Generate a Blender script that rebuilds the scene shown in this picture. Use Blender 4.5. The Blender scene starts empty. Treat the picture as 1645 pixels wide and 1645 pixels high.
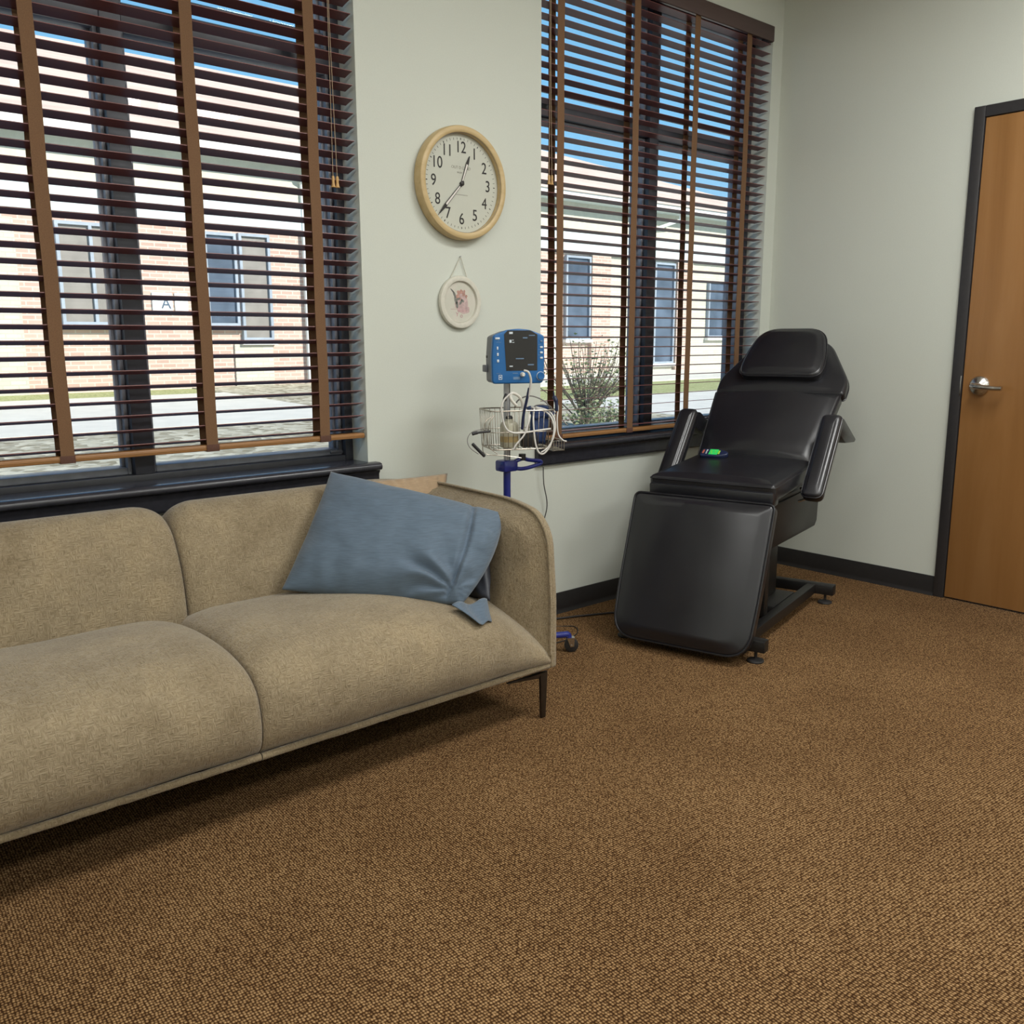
import bpy, bmesh, math, random
from mathutils import Vector, Matrix, noise
random.seed(7)
R = math.radians
scene = bpy.context.scene
col = scene.collection

# ---------------------------------------------------------------- camera
cam_d = bpy.data.cameras.new('camera')
cam_d.sensor_width = 36.0
cam_d.lens = 36.0 * 1459.5 / 1645.0
cam_d.clip_start = 0.05
cam_d.clip_end = 400
cam = bpy.data.objects.new('camera', cam_d)
col.objects.link(cam)
yaw, pitch, roll = R(40.7797), R(-10.7497), R(-0.1831)
fw = Vector((math.sin(yaw)*math.cos(pitch), math.cos(yaw)*math.cos(pitch), math.sin(pitch)))
rt = fw.cross(Vector((0, 0, 1))).normalized()
up = rt.cross(fw)
r2 = rt*math.cos(roll) + up*math.sin(roll)
u2 = -rt*math.sin(roll) + up*math.cos(roll)
cm = Matrix((r2, u2, -fw)).transposed().to_4x4()
cm.translation = Vector((-4.24526, -2.82946, 1.20179))
cam.matrix_world = cm
scene.camera = cam

# ---------------------------------------------------------------- sky, sun, lamps, exposure
world = bpy.data.worlds.new('sky')
scene.world = world
world.use_nodes = True
wn = world.node_tree
wn.nodes.clear()
wo = wn.nodes.new('ShaderNodeOutputWorld')
bg = wn.nodes.new('ShaderNodeBackground')
tc = wn.nodes.new('ShaderNodeTexCoord')
sx = wn.nodes.new('ShaderNodeSeparateXYZ')
rp = wn.nodes.new('ShaderNodeValToRGB')
rp.color_ramp.elements[0].position = 0.0
rp.color_ramp.elements[0].color = (0.52, 0.78, 1.0, 1)
rp.color_ramp.elements[1].position = 0.75
rp.color_ramp.elements[1].color = (0.06, 0.20, 0.50, 1)
e = rp.color_ramp.elements.new(0.22)
e.color = (0.27, 0.64, 1.0, 1)
wn.links.new(tc.outputs['Generated'], sx.inputs[0])
wn.links.new(sx.outputs['Z'], rp.inputs[0])
wn.links.new(rp.outputs[0], bg.inputs[0])
wn.links.new(bg.outputs[0], wo.inputs[0])
bg.inputs[1].default_value = 1.05

sun_d = bpy.data.lights.new('sun', 'SUN')
sun_d.energy = 6.6
sun_d.angle = R(0.6)
sun_d.color = (1.0, 0.93, 0.82)
sun = bpy.data.objects.new('sun', sun_d)
col.objects.link(sun)
sun.rotation_euler = Vector((-0.34, 0.80, -0.52)).to_track_quat('-Z', 'Y').to_euler()

def area(name, loc, sx_, sy_, power, color, portal=False, rot=(0, 0, 0)):
    d = bpy.data.lights.new(name, 'AREA')
    d.shape = 'RECTANGLE'
    d.size = sx_
    d.size_y = sy_
    d.energy = power
    d.color = color
    if portal:
        d.cycles.is_portal = True
    o = bpy.data.objects.new(name, d)
    o.location = loc
    o.rotation_euler = rot
    col.objects.link(o)
    return o

LAMP = (0.97, 0.98, 0.965)
LAMPS = [(-4.7, -1.95, 24), (-3.0, -1.95, 15), (-1.4, -1.95, 42), (-4.7, -4.2, 25), (-3.0, -4.2, 25), (-1.4, -4.2, 42)]
for lx, ly, pw in LAMPS:
    area('ceiling_lamp_light', (lx, ly, 2.955), 1.15, 0.55, pw, LAMP)
area('window_portal_light', (-3.28, 0.24, 1.72), 1.56, 1.9, 1, (1, 1, 1), True, (R(-90), 0, 0))
area('window_portal_light', (-0.865, 0.24, 1.72), 1.56, 1.9, 1, (1, 1, 1), True, (R(-90), 0, 0))

scene.view_settings.view_transform = 'Standard'
scene.view_settings.look = 'None'
scene.view_settings.gamma = 1.0
scene.view_settings.use_curve_mapping = False
scene.view_settings.exposure = 0.0

# ---------------------------------------------------------------- material helpers
def new_mat(name):
    m = bpy.data.materials.new(name)
    m.use_nodes = True
    nt = m.node_tree
    b = nt.nodes['Principled BSDF']
    return m, nt, b

def N(nt, t, **kw):
    n = nt.nodes.new(t)
    for k, v in kw.items():
        setattr(n, k, v)
    return n

def coords(nt, scale=(1, 1, 1), rot=(0, 0, 0), kind='Object'):
    t = N(nt, 'ShaderNodeTexCoord')
    mp = N(nt, 'ShaderNodeMapping')
    mp.inputs['Scale'].default_value = scale
    mp.inputs['Rotation'].default_value = rot
    nt.links.new(t.outputs[kind], mp.inputs[0])
    return mp.outputs[0]

def ramp(nt, fac, stops):
    r = N(nt, 'ShaderNodeValToRGB')
    els = r.color_ramp.elements
    els[0].position, els[0].color = stops[0][0], (*stops[0][1], 1)
    els[1].position, els[1].color = stops[-1][0], (*stops[-1][1], 1)
    for p, c in stops[1:-1]:
        x = els.new(p)
        x.color = (*c, 1)
    nt.links.new(fac, r.inputs[0])
    return r.outputs[0]

def bump(nt, b, h, strength=0.3, dist=0.002):
    n = N(nt, 'ShaderNodeBump')
    n.inputs['Strength'].default_value = strength
    n.inputs['Distance'].default_value = dist
    nt.links.new(h, n.inputs['Height'])
    nt.links.new(n.outputs[0], b.inputs['Normal'])

def simple(name, c, rough=0.5, metal=0.0, nscale=0, namp=0.12, bstr=0.0, coat=0.0, spec=None, stretch=(1, 1, 1)):
    m, nt, b = new_mat(name)
    b.inputs['Base Color'].default_value = (*c, 1)
    b.inputs['Roughness'].default_value = rough
    b.inputs['Metallic'].default_value = metal
    b.inputs['Coat Weight'].default_value = coat
    if spec is not None:
        b.inputs['Specular IOR Level'].default_value = spec
    if nscale:
        no = N(nt, 'ShaderNodeTexNoise')
        no.inputs['Scale'].default_value = nscale
        no.inputs['Detail'].default_value = 5
        nt.links.new(coords(nt, stretch), no.inputs[0])
        lo = tuple(x*(1-namp) for x in c)
        hi = tuple(min(1, x*(1+namp)) for x in c)
        nt.links.new(ramp(nt, no.outputs[0], [(0.3, lo), (0.7, hi)]), b.inputs['Base Color'])
        if bstr:
            bump(nt, b, no.outputs[0], bstr, 0.002)
    return m

M = {}
M['wall'] = simple('painted_wall', (0.60, 0.625, 0.565), 0.75, nscale=220, namp=0.02, bstr=0.12)
M['ceiling'] = simple('ceiling_tile', (0.75, 0.74, 0.68), 0.9, nscale=90, namp=0.06, bstr=0.2)
M['trim_dark'] = simple('bronze_painted_trim', (0.032, 0.032, 0.040), 0.24, nscale=40, namp=0.15, bstr=0.03)
M['frame_dark'] = simple('bronze_aluminium_frame', (0.042, 0.043, 0.054), 0.4, 0.1, nscale=30)
M['sash'] = simple('grey_sash_aluminium', (0.24, 0.25, 0.29), 0.4, 0.1, nscale=30)
M['door_frame'] = simple('charcoal_painted_steel', (0.030, 0.028, 0.030), 0.45, nscale=60, namp=0.1, bstr=0.03)
M['base'] = simple('black_vinyl_base', (0.016, 0.014, 0.014), 0.45, nscale=50)
M['black_metal'] = simple('black_powder_coat', (0.012, 0.011, 0.011), 0.42, 0.2, nscale=120, namp=0.2, bstr=0.05)
M['black_plastic'] = simple('black_plastic', (0.02, 0.02, 0.022), 0.4, nscale=60)
M['rubber'] = simple('black_rubber', (0.018, 0.016, 0.016), 0.6, nscale=60)
M['chrome'] = simple('satin_chrome', (0.62, 0.60, 0.58), 0.25, 1.0, nscale=30, namp=0.05)
M['wire'] = simple('basket_wire_steel', (0.42, 0.38, 0.32), 0.35, 0.9, nscale=60)
M['silver'] = simple('brushed_silver_pole', (0.50, 0.50, 0.52), 0.35, 0.8, nscale=60)
M['white_plastic'] = simple('white_plastic', (0.72, 0.70, 0.64), 0.4, nscale=30, namp=0.04)
M['grey_plastic'] = simple('grey_plastic', (0.17, 0.18, 0.20), 0.5, nscale=40, namp=0.06)
M['monitor_blue'] = simple('monitor_blue_plastic', (0.012, 0.115, 0.33), 0.38, nscale=20, namp=0.06)
M['navy'] = simple('navy_enamel', (0.012, 0.022, 0.20), 0.28, nscale=20, namp=0.08, coat=0.4)
M['cuff'] = simple('navy_nylon_cuff', (0.02, 0.045, 0.14), 0.7, nscale=150, namp=0.25, bstr=0.3)
M['clear'] = simple('frosted_bottle', (0.48, 0.46, 0.36), 0.2, nscale=30, namp=0.1)
M['amber'] = simple('amber_label', (0.40, 0.30, 0.14), 0.4, nscale=30)
M['leg_metal'] = simple('bronze_sofa_leg', (0.055, 0.042, 0.032), 0.35, 0.7, nscale=40)
M['screen'] = simple('dark_screen_glass', (0.022, 0.021, 0.022), 0.14, nscale=5)
M['mark'] = simple('printed_white_mark', (0.60, 0.66, 0.72), 0.5, nscale=10, namp=0.03)
M['markblue'] = simple('printed_blue_mark', (0.13, 0.22, 0.36), 0.5, nscale=10, namp=0.03)
M['ink'] = simple('clock_black_ink', (0.018, 0.014, 0.014), 0.5, nscale=10)
M['inkgrey'] = simple('clock_grey_ink', (0.30, 0.29, 0.25), 0.6, nscale=10)
M['dial'] = simple('clock_dial_paper', (0.53, 0.54, 0.47), 0.6, nscale=10, namp=0.02)
M['lume'] = simple('clock_hand_inlay', (0.72, 0.68, 0.64), 0.5, nscale=10, namp=0.02)
M['plaque'] = simple('white_plaque_wood', (0.62, 0.60, 0.52), 0.5, nscale=60, namp=0.05, bstr=0.08)
M['string'] = simple('white_string', (0.60, 0.58, 0.50), 0.8, nscale=200)
M['rope'] = simple('tan_cord', (0.40, 0.30, 0.20), 0.8, nscale=200)
M['cordblack'] = simple('black_cable', (0.02, 0.017, 0.016), 0.5, nscale=60)
M['cordwhite'] = simple('white_cable', (0.62, 0.60, 0.57), 0.45, nscale=60, namp=0.05)
M['cordgrey'] = simple('grey_cable', (0.20, 0.19, 0.18), 0.5, nscale=60)
M['tassel'] = simple('light_wood_tassel', (0.50, 0.30, 0.11), 0.45, nscale=60, stretch=(1, 1, .1))
M['tape'] = simple('brown_blind_tape', (0.165, 0.085, 0.040), 0.85, nscale=300, namp=0.15, bstr=0.15)
M['tape_dark'] = simple('mahogany_blind_tape', (0.10, 0.045, 0.030), 0.85, nscale=300, namp=0.15, bstr=0.15)
M['gap_shade'] = simple('gap_shade_grey', (0.035, 0.038, 0.05), 0.45, nscale=25, namp=0.3, bstr=0.3)  # shade beside the blue pillow, put into a dark colour
M['stone_path'] = simple('concrete_paving', (0.72, 0.69, 0.62), 0.85, nscale=3, namp=0.06, bstr=0.2)
M['cream'] = simple('cream_stucco', (0.60, 0.57, 0.47), 0.85, nscale=8, namp=0.05, bstr=0.2)
M['soffit'] = simple('pale_blue_trim', (0.58, 0.66, 0.67), 0.6, nscale=5, namp=0.03)
M['gutter'] = simple('white_gutter', (0.80, 0.82, 0.80), 0.5, nscale=5, namp=0.03)
M['far_glass'] = simple('far_window_glass', (0.10, 0.13, 0.18), 0.12, nscale=1.2, namp=0.4)
M['far_frame'] = simple('far_window_frame', (0.33, 0.38, 0.45), 0.5, nscale=5)
M['far_shadow'] = simple('far_window_shadow', (0.26, 0.24, 0.22), 0.7, nscale=3)  # deep shadow inside the far windows, put into the pane colour
M['green_screen'] = simple('lit_green_screen', (0.02, 0.35, 0.08), 0.3, nscale=60)
b_ = M['green_screen'].node_tree.nodes['Principled BSDF']
b_.inputs['Emission Color'].default_value = (0.03, 0.62, 0.11, 1)
b_.inputs['Emission Strength'].default_value = 0.45
M['lime'] = simple('lime_icon', (0.30, 0.60, 0.05), 0.3, nscale=60)
M['orange'] = simple('orange_button', (0.45, 0.12, 0.07), 0.4, nscale=60)
M['device'] = simple('navy_device_plastic', (0.012, 0.02, 0.06), 0.35, nscale=60)
M['lamp_diff'] = simple('lamp_diffuser', (0.9, 0.88, 0.8), 0.5, nscale=60)
b_ = M['lamp_diff'].node_tree.nodes['Principled BSDF']
b_.inputs['Emission Color'].default_value = (1, 0.93, 0.78, 1)
b_.inputs['Emission Strength'].default_value = 1.6

def mat_carpet():
    m, nt, b = new_mat('woven_loop_carpet')
    v = N(nt, 'ShaderNodeTexVoronoi')
    v.inputs['Scale'].default_value = 165
    v.inputs['Randomness'].default_value = 0.36
    mp = coords(nt, (1, 0.85, 1), (0, 0, R(4)))
    nt.links.new(mp, v.inputs['Vector'])
    no = N(nt, 'ShaderNodeTexNoise')
    no.inputs['Scale'].default_value = 2.2
    no.inputs['Detail'].default_value = 6
    nt.links.new(coords(nt), no.inputs[0])
    c1 = ramp(nt, v.outputs['Distance'], [(0.08, (0.49, 0.320, 0.165)), (0.33, (0.265, 0.152, 0.066)), (0.56, (0.048, 0.021, 0.007))])
    c2 = ramp(nt, no.outputs[0], [(0.3, (0.82, 0.80, 0.78)), (0.7, (1.08, 1.1, 1.12))])
    vc = ramp(nt, v.outputs['Color'], [(0.0, (0.82, 0.80, 0.78)), (1.0, (1.12, 1.12, 1.12))])
    mx = N(nt, 'ShaderNodeMixRGB', blend_type='MULTIPLY')
    mx.inputs[0].default_value = 1
    nt.links.new(c1, mx.inputs[1])
    nt.links.new(c2, mx.inputs[2])
    m2 = N(nt, 'ShaderNodeMixRGB', blend_type='MULTIPLY')
    m2.inputs[0].default_value = 1
    nt.links.new(mx.outputs[0], m2.inputs[1])
    nt.links.new(vc, m2.inputs[2])
    nt.links.new(m2.outputs[0], b.inputs['Base Color'])
    b.inputs['Roughness'].default_value = 0.95
    b.inputs['Specular IOR Level'].default_value = 0.1
    inv = N(nt, 'ShaderNodeMath', operation='SUBTRACT')
    inv.inputs[0].default_value = 1
    nt.links.new(v.outputs['Distance'], inv.inputs[1])
    bump(nt, b, inv.outputs[0], 0.9, 0.004)
    return m
M['carpet'] = mat_carpet()

def mat_sofa():
    m, nt, b = new_mat('beige_chenille')
    n1 = N(nt, 'ShaderNodeTexNoise')
    n1.inputs['Scale'].default_value = 1.0
    n1.inputs['Detail'].default_value = 2
    nt.links.new(coords(nt, (360, 75, 75)), n1.inputs[0])
    n2 = N(nt, 'ShaderNodeTexNoise')
    n2.inputs['Scale'].default_value = 1.0
    n2.inputs['Detail'].default_value = 2
    nt.links.new(coords(nt, (62, 330, 330)), n2.inputs[0])
    mk = N(nt, 'ShaderNodeTexNoise')
    mk.inputs['Scale'].default_value = 78
    nt.links.new(coords(nt), mk.inputs[0])
    st = N(nt, 'ShaderNodeMath', operation='GREATER_THAN')
    st.inputs[1].default_value = 0.5
    nt.links.new(mk.outputs[0], st.inputs[0])
    mix = N(nt, 'ShaderNodeMix')
    nt.links.new(st.outputs[0], mix.inputs[0])
    nt.links.new(n1.outputs[0], mix.inputs[2])
    nt.links.new(n2.outputs[0], mix.inputs[3])
    big = N(nt, 'ShaderNodeTexNoise')
    big.inputs['Scale'].default_value = 7
    big.inputs['Detail'].default_value = 6
    big.inputs['Roughness'].default_value = 0.65
    nt.links.new(coords(nt), big.inputs[0])
    c1 = ramp(nt, mix.outputs[0], [(0.28, (0.195, 0.148, 0.088)), (0.5, (0.268, 0.212, 0.134)), (0.70, (0.335, 0.27, 0.178))])
    c2 = ramp(nt, big.outputs[0], [(0.32, (0.83, 0.81, 0.78)), (0.5, (1, 1, 1)), (0.66, (1.14, 1.13, 1.10))])
    mx = N(nt, 'ShaderNodeMixRGB', blend_type='MULTIPLY')
    mx.inputs[0].default_value = 1
    nt.links.new(c1, mx.inputs[1])
    nt.links.new(c2, mx.inputs[2])
    nt.links.new(mx.outputs[0], b.inputs['Base Color'])
    b.inputs['Roughness'].default_value = 0.85
    b.inputs['Sheen Weight'].default_value = 0.35
    b.inputs['Sheen Roughness'].default_value = 0.4
    b.inputs['Specular IOR Level'].default_value = 0.2
    bump(nt, b, mix.outputs[0], 0.85, 0.0035)
    return m
M['sofa'] = mat_sofa()

def mat_cushion(name, c, sc):
    m, nt, b = new_mat(name)
    w = N(nt, 'ShaderNodeTexNoise')
    w.inputs['Scale'].default_value = 1
    nt.links.new(coords(nt, (30, 30, 420)), w.inputs[0])
    nt.links.new(ramp(nt, w.outputs[0], [(0.3, tuple(x*.85 for x in c)), (0.7, tuple(x*1.12 for x in c))]), b.inputs['Base Color'])
    b.inputs['Roughness'].default_value = 0.75
    b.inputs['Sheen Weight'].default_value = sc
    bump(nt, b, w.outputs[0], 0.2, 0.001)
    return m
M['bluecloth'] = mat_cushion('slate_blue_cotton', (0.088, 0.128, 0.178), 0.25)
M['tancloth'] = mat_cushion('tan_woven_cotton', (0.36, 0.25, 0.15), 0.2)

def mat_leather():
    m, nt, b = new_mat('black_vinyl_leather')
    n = N(nt, 'ShaderNodeTexNoise')
    n.inputs['Scale'].default_value = 350
    n.inputs['Detail'].default_value = 3
    nt.links.new(coords(nt), n.inputs[0])
    n2 = N(nt, 'ShaderNodeTexNoise')
    n2.inputs['Scale'].default_value = 3.5
    n2.inputs['Detail'].default_value = 4
    nt.links.new(coords(nt), n2.inputs[0])
    nt.links.new(ramp(nt, n2.outputs[0], [(0.3, (0.010, 0.010, 0.013)), (0.7, (0.015, 0.015, 0.019))]), b.inputs['Base Color'])
    r = ramp(nt, n2.outputs[0], [(0.3, (0.27,)*3), (0.7, (0.33,)*3)])
    nt.links.new(r, b.inputs['Roughness'])
    b.inputs['Specular IOR Level'].default_value = 0.62
    bump(nt, b, n.outputs[0], 0.10, 0.001)
    return m
M['leather'] = mat_leather()

def mat_wood(name, c0, c1, c2, scale, rough=0.4, coat=0.2, axis=2):
    m, nt, b = new_mat(name)
    s = [14, 14, 14]
    s[axis] = 0.9
    n = N(nt, 'ShaderNodeTexNoise')
    n.inputs['Scale'].default_value = scale
    n.inputs['Detail'].default_value = 8
    n.inputs['Roughness'].default_value = 0.6
    n.inputs['Distortion'].default_value = 0.6
    nt.links.new(coords(nt, tuple(s)), n.inputs[0])
    nt.links.new(ramp(nt, n.outputs[0], [(0.28, c0), (0.5, c1), (0.74, c2)]), b.inputs['Base Color'])
    b.inputs['Roughness'].default_value = rough
    b.inputs['Coat Weight'].default_value = coat
    b.inputs['Coat Roughness'].default_value = 0.3
    bump(nt, b, n.outputs[0], 0.05, 0.001)
    return m
M['door'] = mat_wood('honey_oak_veneer', (0.26, 0.118, 0.034), (0.315, 0.150, 0.048), (0.37, 0.190, 0.070), 0.55, 0.38, 0.25)
M['clockwood'] = mat_wood('pale_beech', (0.46, 0.33, 0.15), (0.54, 0.40, 0.20), (0.60, 0.46, 0.25), 2.0, 0.5, 0.1, 0)
M['slat'] = mat_wood('mahogany_slat', (0.150, 0.052, 0.050), (0.185, 0.064, 0.060), (0.22, 0.080, 0.070), 1.2, 0.42, 0.15, 0)
M['valance'] = simple('backlit_brown_valance', (0.085, 0.055, 0.052), 0.5, nscale=8, namp=0.15, stretch=(.2, 3, 3))  # darker than the slats: its backlit shade is put into the colour
M['rail'] = mat_wood('brown_bottom_rail', (0.22, 0.10, 0.035), (0.30, 0.145, 0.05), (0.36, 0.18, 0.07), 1.2, 0.4, 0.2, 0)

def mat_brick(name, a, bb, mo):
    m, nt, b = new_mat(name)
    br = N(nt, 'ShaderNodeTexBrick')
    br.inputs['Color1'].default_value = (*a, 1)
    br.inputs['Color2'].default_value = (*bb, 1)
    br.inputs['Mortar'].default_value = (*mo, 1)
    br.inputs['Scale'].default_value = 1
    br.inputs['Brick Width'].default_value = 0.27
    br.inputs['Row Height'].default_value = 0.085
    br.inputs['Mortar Size'].default_value = 0.012
    mp = coords(nt, (1, 1, 1), (R(90), 0, 0))
    nt.links.new(mp, br.inputs[0])
    nt.links.new(br.outputs[0], b.inputs['Base Color'])
    b.inputs['Roughness'].default_value = 0.9
    bump(nt, b, br.outputs['Fac'], -0.4, 0.005)
    return m
M['brick'] = mat_brick('salmon_brick', (0.50, 0.34, 0.28), (0.60, 0.44, 0.37), (0.60, 0.54, 0.47))
M['palebrick'] = mat_brick('pale_limestone_brick', (0.56, 0.54, 0.44), (0.66, 0.62, 0.52), (0.50, 0.48, 0.42))
M['roof'] = simple('tan_shingle', (0.66, 0.52, 0.44), 0.9, nscale=2.5, namp=0.12, bstr=0.1, stretch=(.3, 1, 3))

def mat_ground(name, c0, c1, sc, bs=0.6):
    m, nt, b = new_mat(name)
    v = N(nt, 'ShaderNodeTexVoronoi')
    v.inputs['Scale'].default_value = sc
    nt.links.new(coords(nt), v.inputs['Vector'])
    nt.links.new(ramp(nt, v.outputs['Color'], [(0.1, c0), (0.9, c1)]), b.inputs['Base Color'])
    b.inputs['Roughness'].default_value = 0.95
    bump(nt, b, v.outputs['Distance'], bs, 0.02)
    return m
M['gravel'] = mat_ground('grey_gravel', (0.16, 0.17, 0.16), (0.42, 0.42, 0.38), 16)
M['mulch'] = mat_ground('rocky_mulch', (0.22, 0.19, 0.12), (0.62, 0.58, 0.46), 9)
M['grass'] = mat_ground('dry_green_grass', (0.26, 0.30, 0.10), (0.50, 0.50, 0.26), 30)
M['leaf'] = mat_ground('shrub_leaf', (0.12, 0.16, 0.07), (0.36, 0.40, 0.22), 12, 0.1)
M['twig'] = simple('shrub_twig', (0.20, 0.16, 0.12), 0.8, nscale=20)

def mat_glass():
    m = bpy.data.materials.new('window_glass')
    m.use_nodes = True
    nt = m.node_tree
    nt.nodes.clear()
    o = N(nt, 'ShaderNodeOutputMaterial')
    t = N(nt, 'ShaderNodeBsdfTransparent')
    t.inputs[0].default_value = (0.95, 0.97, 0.97, 1)
    g = N(nt, 'ShaderNodeBsdfGlossy')
    g.inputs['Roughness'].default_value = 0.02
    lw = N(nt, 'ShaderNodeLayerWeight')
    pw = N(nt, 'ShaderNodeMath', operation='POWER')
    pw.inputs[1].default_value = 4.0
    nt.links.new(lw.outputs['Facing'], pw.inputs[0])
    fz = N(nt, 'ShaderNodeMath', operation='MULTIPLY_ADD')
    fz.inputs[1].default_value = 0.4
    fz.inputs[2].default_value = 0.02
    nt.links.new(pw.outputs[0], fz.inputs[0])
    mx = N(nt, 'ShaderNodeMixShader')
    nt.links.new(fz.outputs[0], mx.inputs[0])
    nt.links.new(t.outputs[0], mx.inputs[1])
    nt.links.new(g.outputs[0], mx.inputs[2])
    nt.links.new(mx.outputs[0], o.inputs[0])
    return m
M['glass'] = mat_glass()

def mat_art():
    # faded floral print: blush wash, dark sprig, orange-pink blossoms, on the disc's own plane
    m, nt, b = new_mat('floral_print')
    n = N(nt, 'ShaderNodeTexNoise')
    n.inputs['Scale'].default_value = 26
    n.inputs['Detail'].default_value = 4
    nt.links.new(coords(nt), n.inputs[0])
    nt.links.new(ramp(nt, n.outputs[0], [(0.3, (0.55, 0.55, 0.47)), (0.6, (0.60, 0.57, 0.50))]), b.inputs['Base Color'])
    b.inputs['Roughness'].default_value = 0.5
    return m
M['art'] = mat_art()
M['pinkwash'] = simple('pink_wash', (0.52, 0.38, 0.37), 0.6, nscale=60, namp=0.2)
M['blossom'] = simple('coral_blossom', (0.47, 0.27, 0.22), 0.6, nscale=90, namp=0.3)
M['sprig'] = simple('dark_sprig', (0.20, 0.20, 0.18), 0.6, nscale=90, namp=0.3)
M['mauve'] = simple('mauve_script', (0.48, 0.24, 0.26), 0.6, nscale=60)

# ---------------------------------------------------------------- mesh helpers
def link(o, parent=None):
    col.objects.link(o)
    if parent is not None:
        o.parent = parent
    return o

def obj(name, bm, mat, parent=None, smooth=True, angle=40, mats=None):
    me = bpy.data.meshes.new(name)
    bmesh.ops.recalc_face_normals(bm, faces=bm.faces)
    bm.to_mesh(me)
    bm.free()
    for mm in (mats or [mat]):
        me.materials.append(mm)
    if smooth:
        me.shade_smooth()
        me.set_sharp_from_angle(angle=R(angle))
    return link(bpy.data.objects.new(name, me), parent)

def tag(o, label=None, cat=None, group=None, kind=None):
    if label: o['label'] = label
    if cat: o['category'] = cat
    if group: o['group'] = group
    if kind: o['kind'] = kind
    return o

def thing(name, loc, label, cat, group=None, rot=(0, 0, 0)):
    o = bpy.data.objects.new(name, None)
    o.location = loc
    o.rotation_euler = rot
    o.empty_display_size = 0.1
    link(o)
    return tag(o, label, cat, group)

def box(bm, x0, x1, y0, y1, z0, z1, bev=0.0, mat=None, seg=2):
    vs = [bm.verts.new((x, y, z)) for x in (x0, x1) for y in (y0, y1) for z in (z0, z1)]
    idx = [(0, 1, 3, 2), (4, 6, 7, 5), (0, 4, 5, 1), (2, 3, 7, 6), (0, 2, 6, 4), (1, 5, 7, 3)]
    fs = [bm.faces.new([vs[i] for i in f]) for f in idx]
    bmesh.ops.recalc_face_normals(bm, faces=fs)
    if bev > 0:
        es = list({e for f in fs for e in f.edges})
        r = bmesh.ops.bevel(bm, geom=es, offset=bev, segments=seg, affect='EDGES', profile=0.5)
        vs = list({v for f in r['faces'] for v in f.verts} | {v for v in vs if v.is_valid})
    if mat is not None:
        bmesh.ops.transform(bm, matrix=mat, verts=[v for v in vs if v.is_valid])
    return vs

def bx(x0, x1, y0, y1, z0, z1, bev=0.0, mat=None):
    bm = bmesh.new()
    box(bm, x0, x1, y0, y1, z0, z1, bev, mat)
    return bm

def catmull(pts, n=8, closed=False):
    P = [Vector(p) for p in pts]
    out = []
    m = len(P)
    rng = range(m) if closed else range(m-1)
    for i in rng:
        if closed:
            a, b, c, d = P[(i-1) % m], P[i], P[(i+1) % m], P[(i+2) % m]
        else:
            a, b, c, d = P[max(i-1, 0)], P[i], P[i+1], P[min(i+2, m-1)]
        for k in range(n):
            t = k/n
            out.append(0.5*((2*b) + (c-a)*t + (2*a-5*b+4*c-d)*t*t + (3*b-a-3*c+d)*t**3))
    if not closed:
        out.append(P[-1].copy())
    return out

def tube(bm, pts, r, seg=8, closed=False, flat=None):
    P = [Vector(p) for p in pts]
    n = len(P)
    rings = []
    prev = None
    for i, p in enumerate(P):
        if closed:
            t = (P[(i+1) % n]-P[i-1])
        else:
            t = P[min(i+1, n-1)]-P[max(i-1, 0)]
        if t.length < 1e-9:
            t = Vector((0, 0, 1))
        t.normalize()
        if prev is None:
            a = Vector((0, 0, 1)) if abs(t.z) < 0.9 else Vector((1, 0, 0))
            u = t.cross(a).normalized()
        else:
            u = (prev - t*prev.dot(t))
            u = u.normalized() if u.length > 1e-6 else t.orthogonal().normalized()
        prev = u
        v = t.cross(u)
        rr = r[i] if isinstance(r, (list, tuple)) else r
        f = flat or 1.0
        rings.append([bm.verts.new(p + u*math.cos(2*math.pi*k/seg)*rr + v*math.sin(2*math.pi*k/seg)*rr*f) for k in range(seg)])
    for i in range(n if closed else n-1):
        A, B = rings[i], rings[(i+1) % n]
        for k in range(seg):
            bm.faces.new((A[k], A[(k+1) % seg], B[(k+1) % seg], B[k]))
    if not closed:
        bm.faces.new(rings[0][::-1])
        bm.faces.new(rings[-1])

def tb(pts, r, seg=8, smooth=0, closed=False, flat=None):
    bm = bmesh.new()
    tube(bm, catmull(pts, smooth, closed) if smooth else pts, r, seg, closed, flat)
    return bm

def lathe(bm, prof, seg=32, mat=None):
    # prof: list of (r, z); axis z
    rings = []
    new = []
    for r, z in prof:
        if r < 1e-6:
            v = [bm.verts.new((0, 0, z))]
        else:
            v = [bm.verts.new((r*math.cos(2*math.pi*k/seg), r*math.sin(2*math.pi*k/seg), z)) for k in range(seg)]
        rings.append(v)
        new += v
    for A, B in zip(rings, rings[1:]):
        for k in range(seg):
            k2 = (k+1) % seg
            if len(A) == 1 and len(B) == 1:
                continue
            if len(A) == 1:
                bm.faces.new((A[0], B[k2], B[k]))
            elif len(B) == 1:
                bm.faces.new((A[k], A[k2], B[0]))
            else:
                bm.faces.new((A[k], A[k2], B[k2], B[k]))
    if mat is not None:
        bmesh.ops.transform(bm, matrix=mat, verts=new)
    return new

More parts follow.
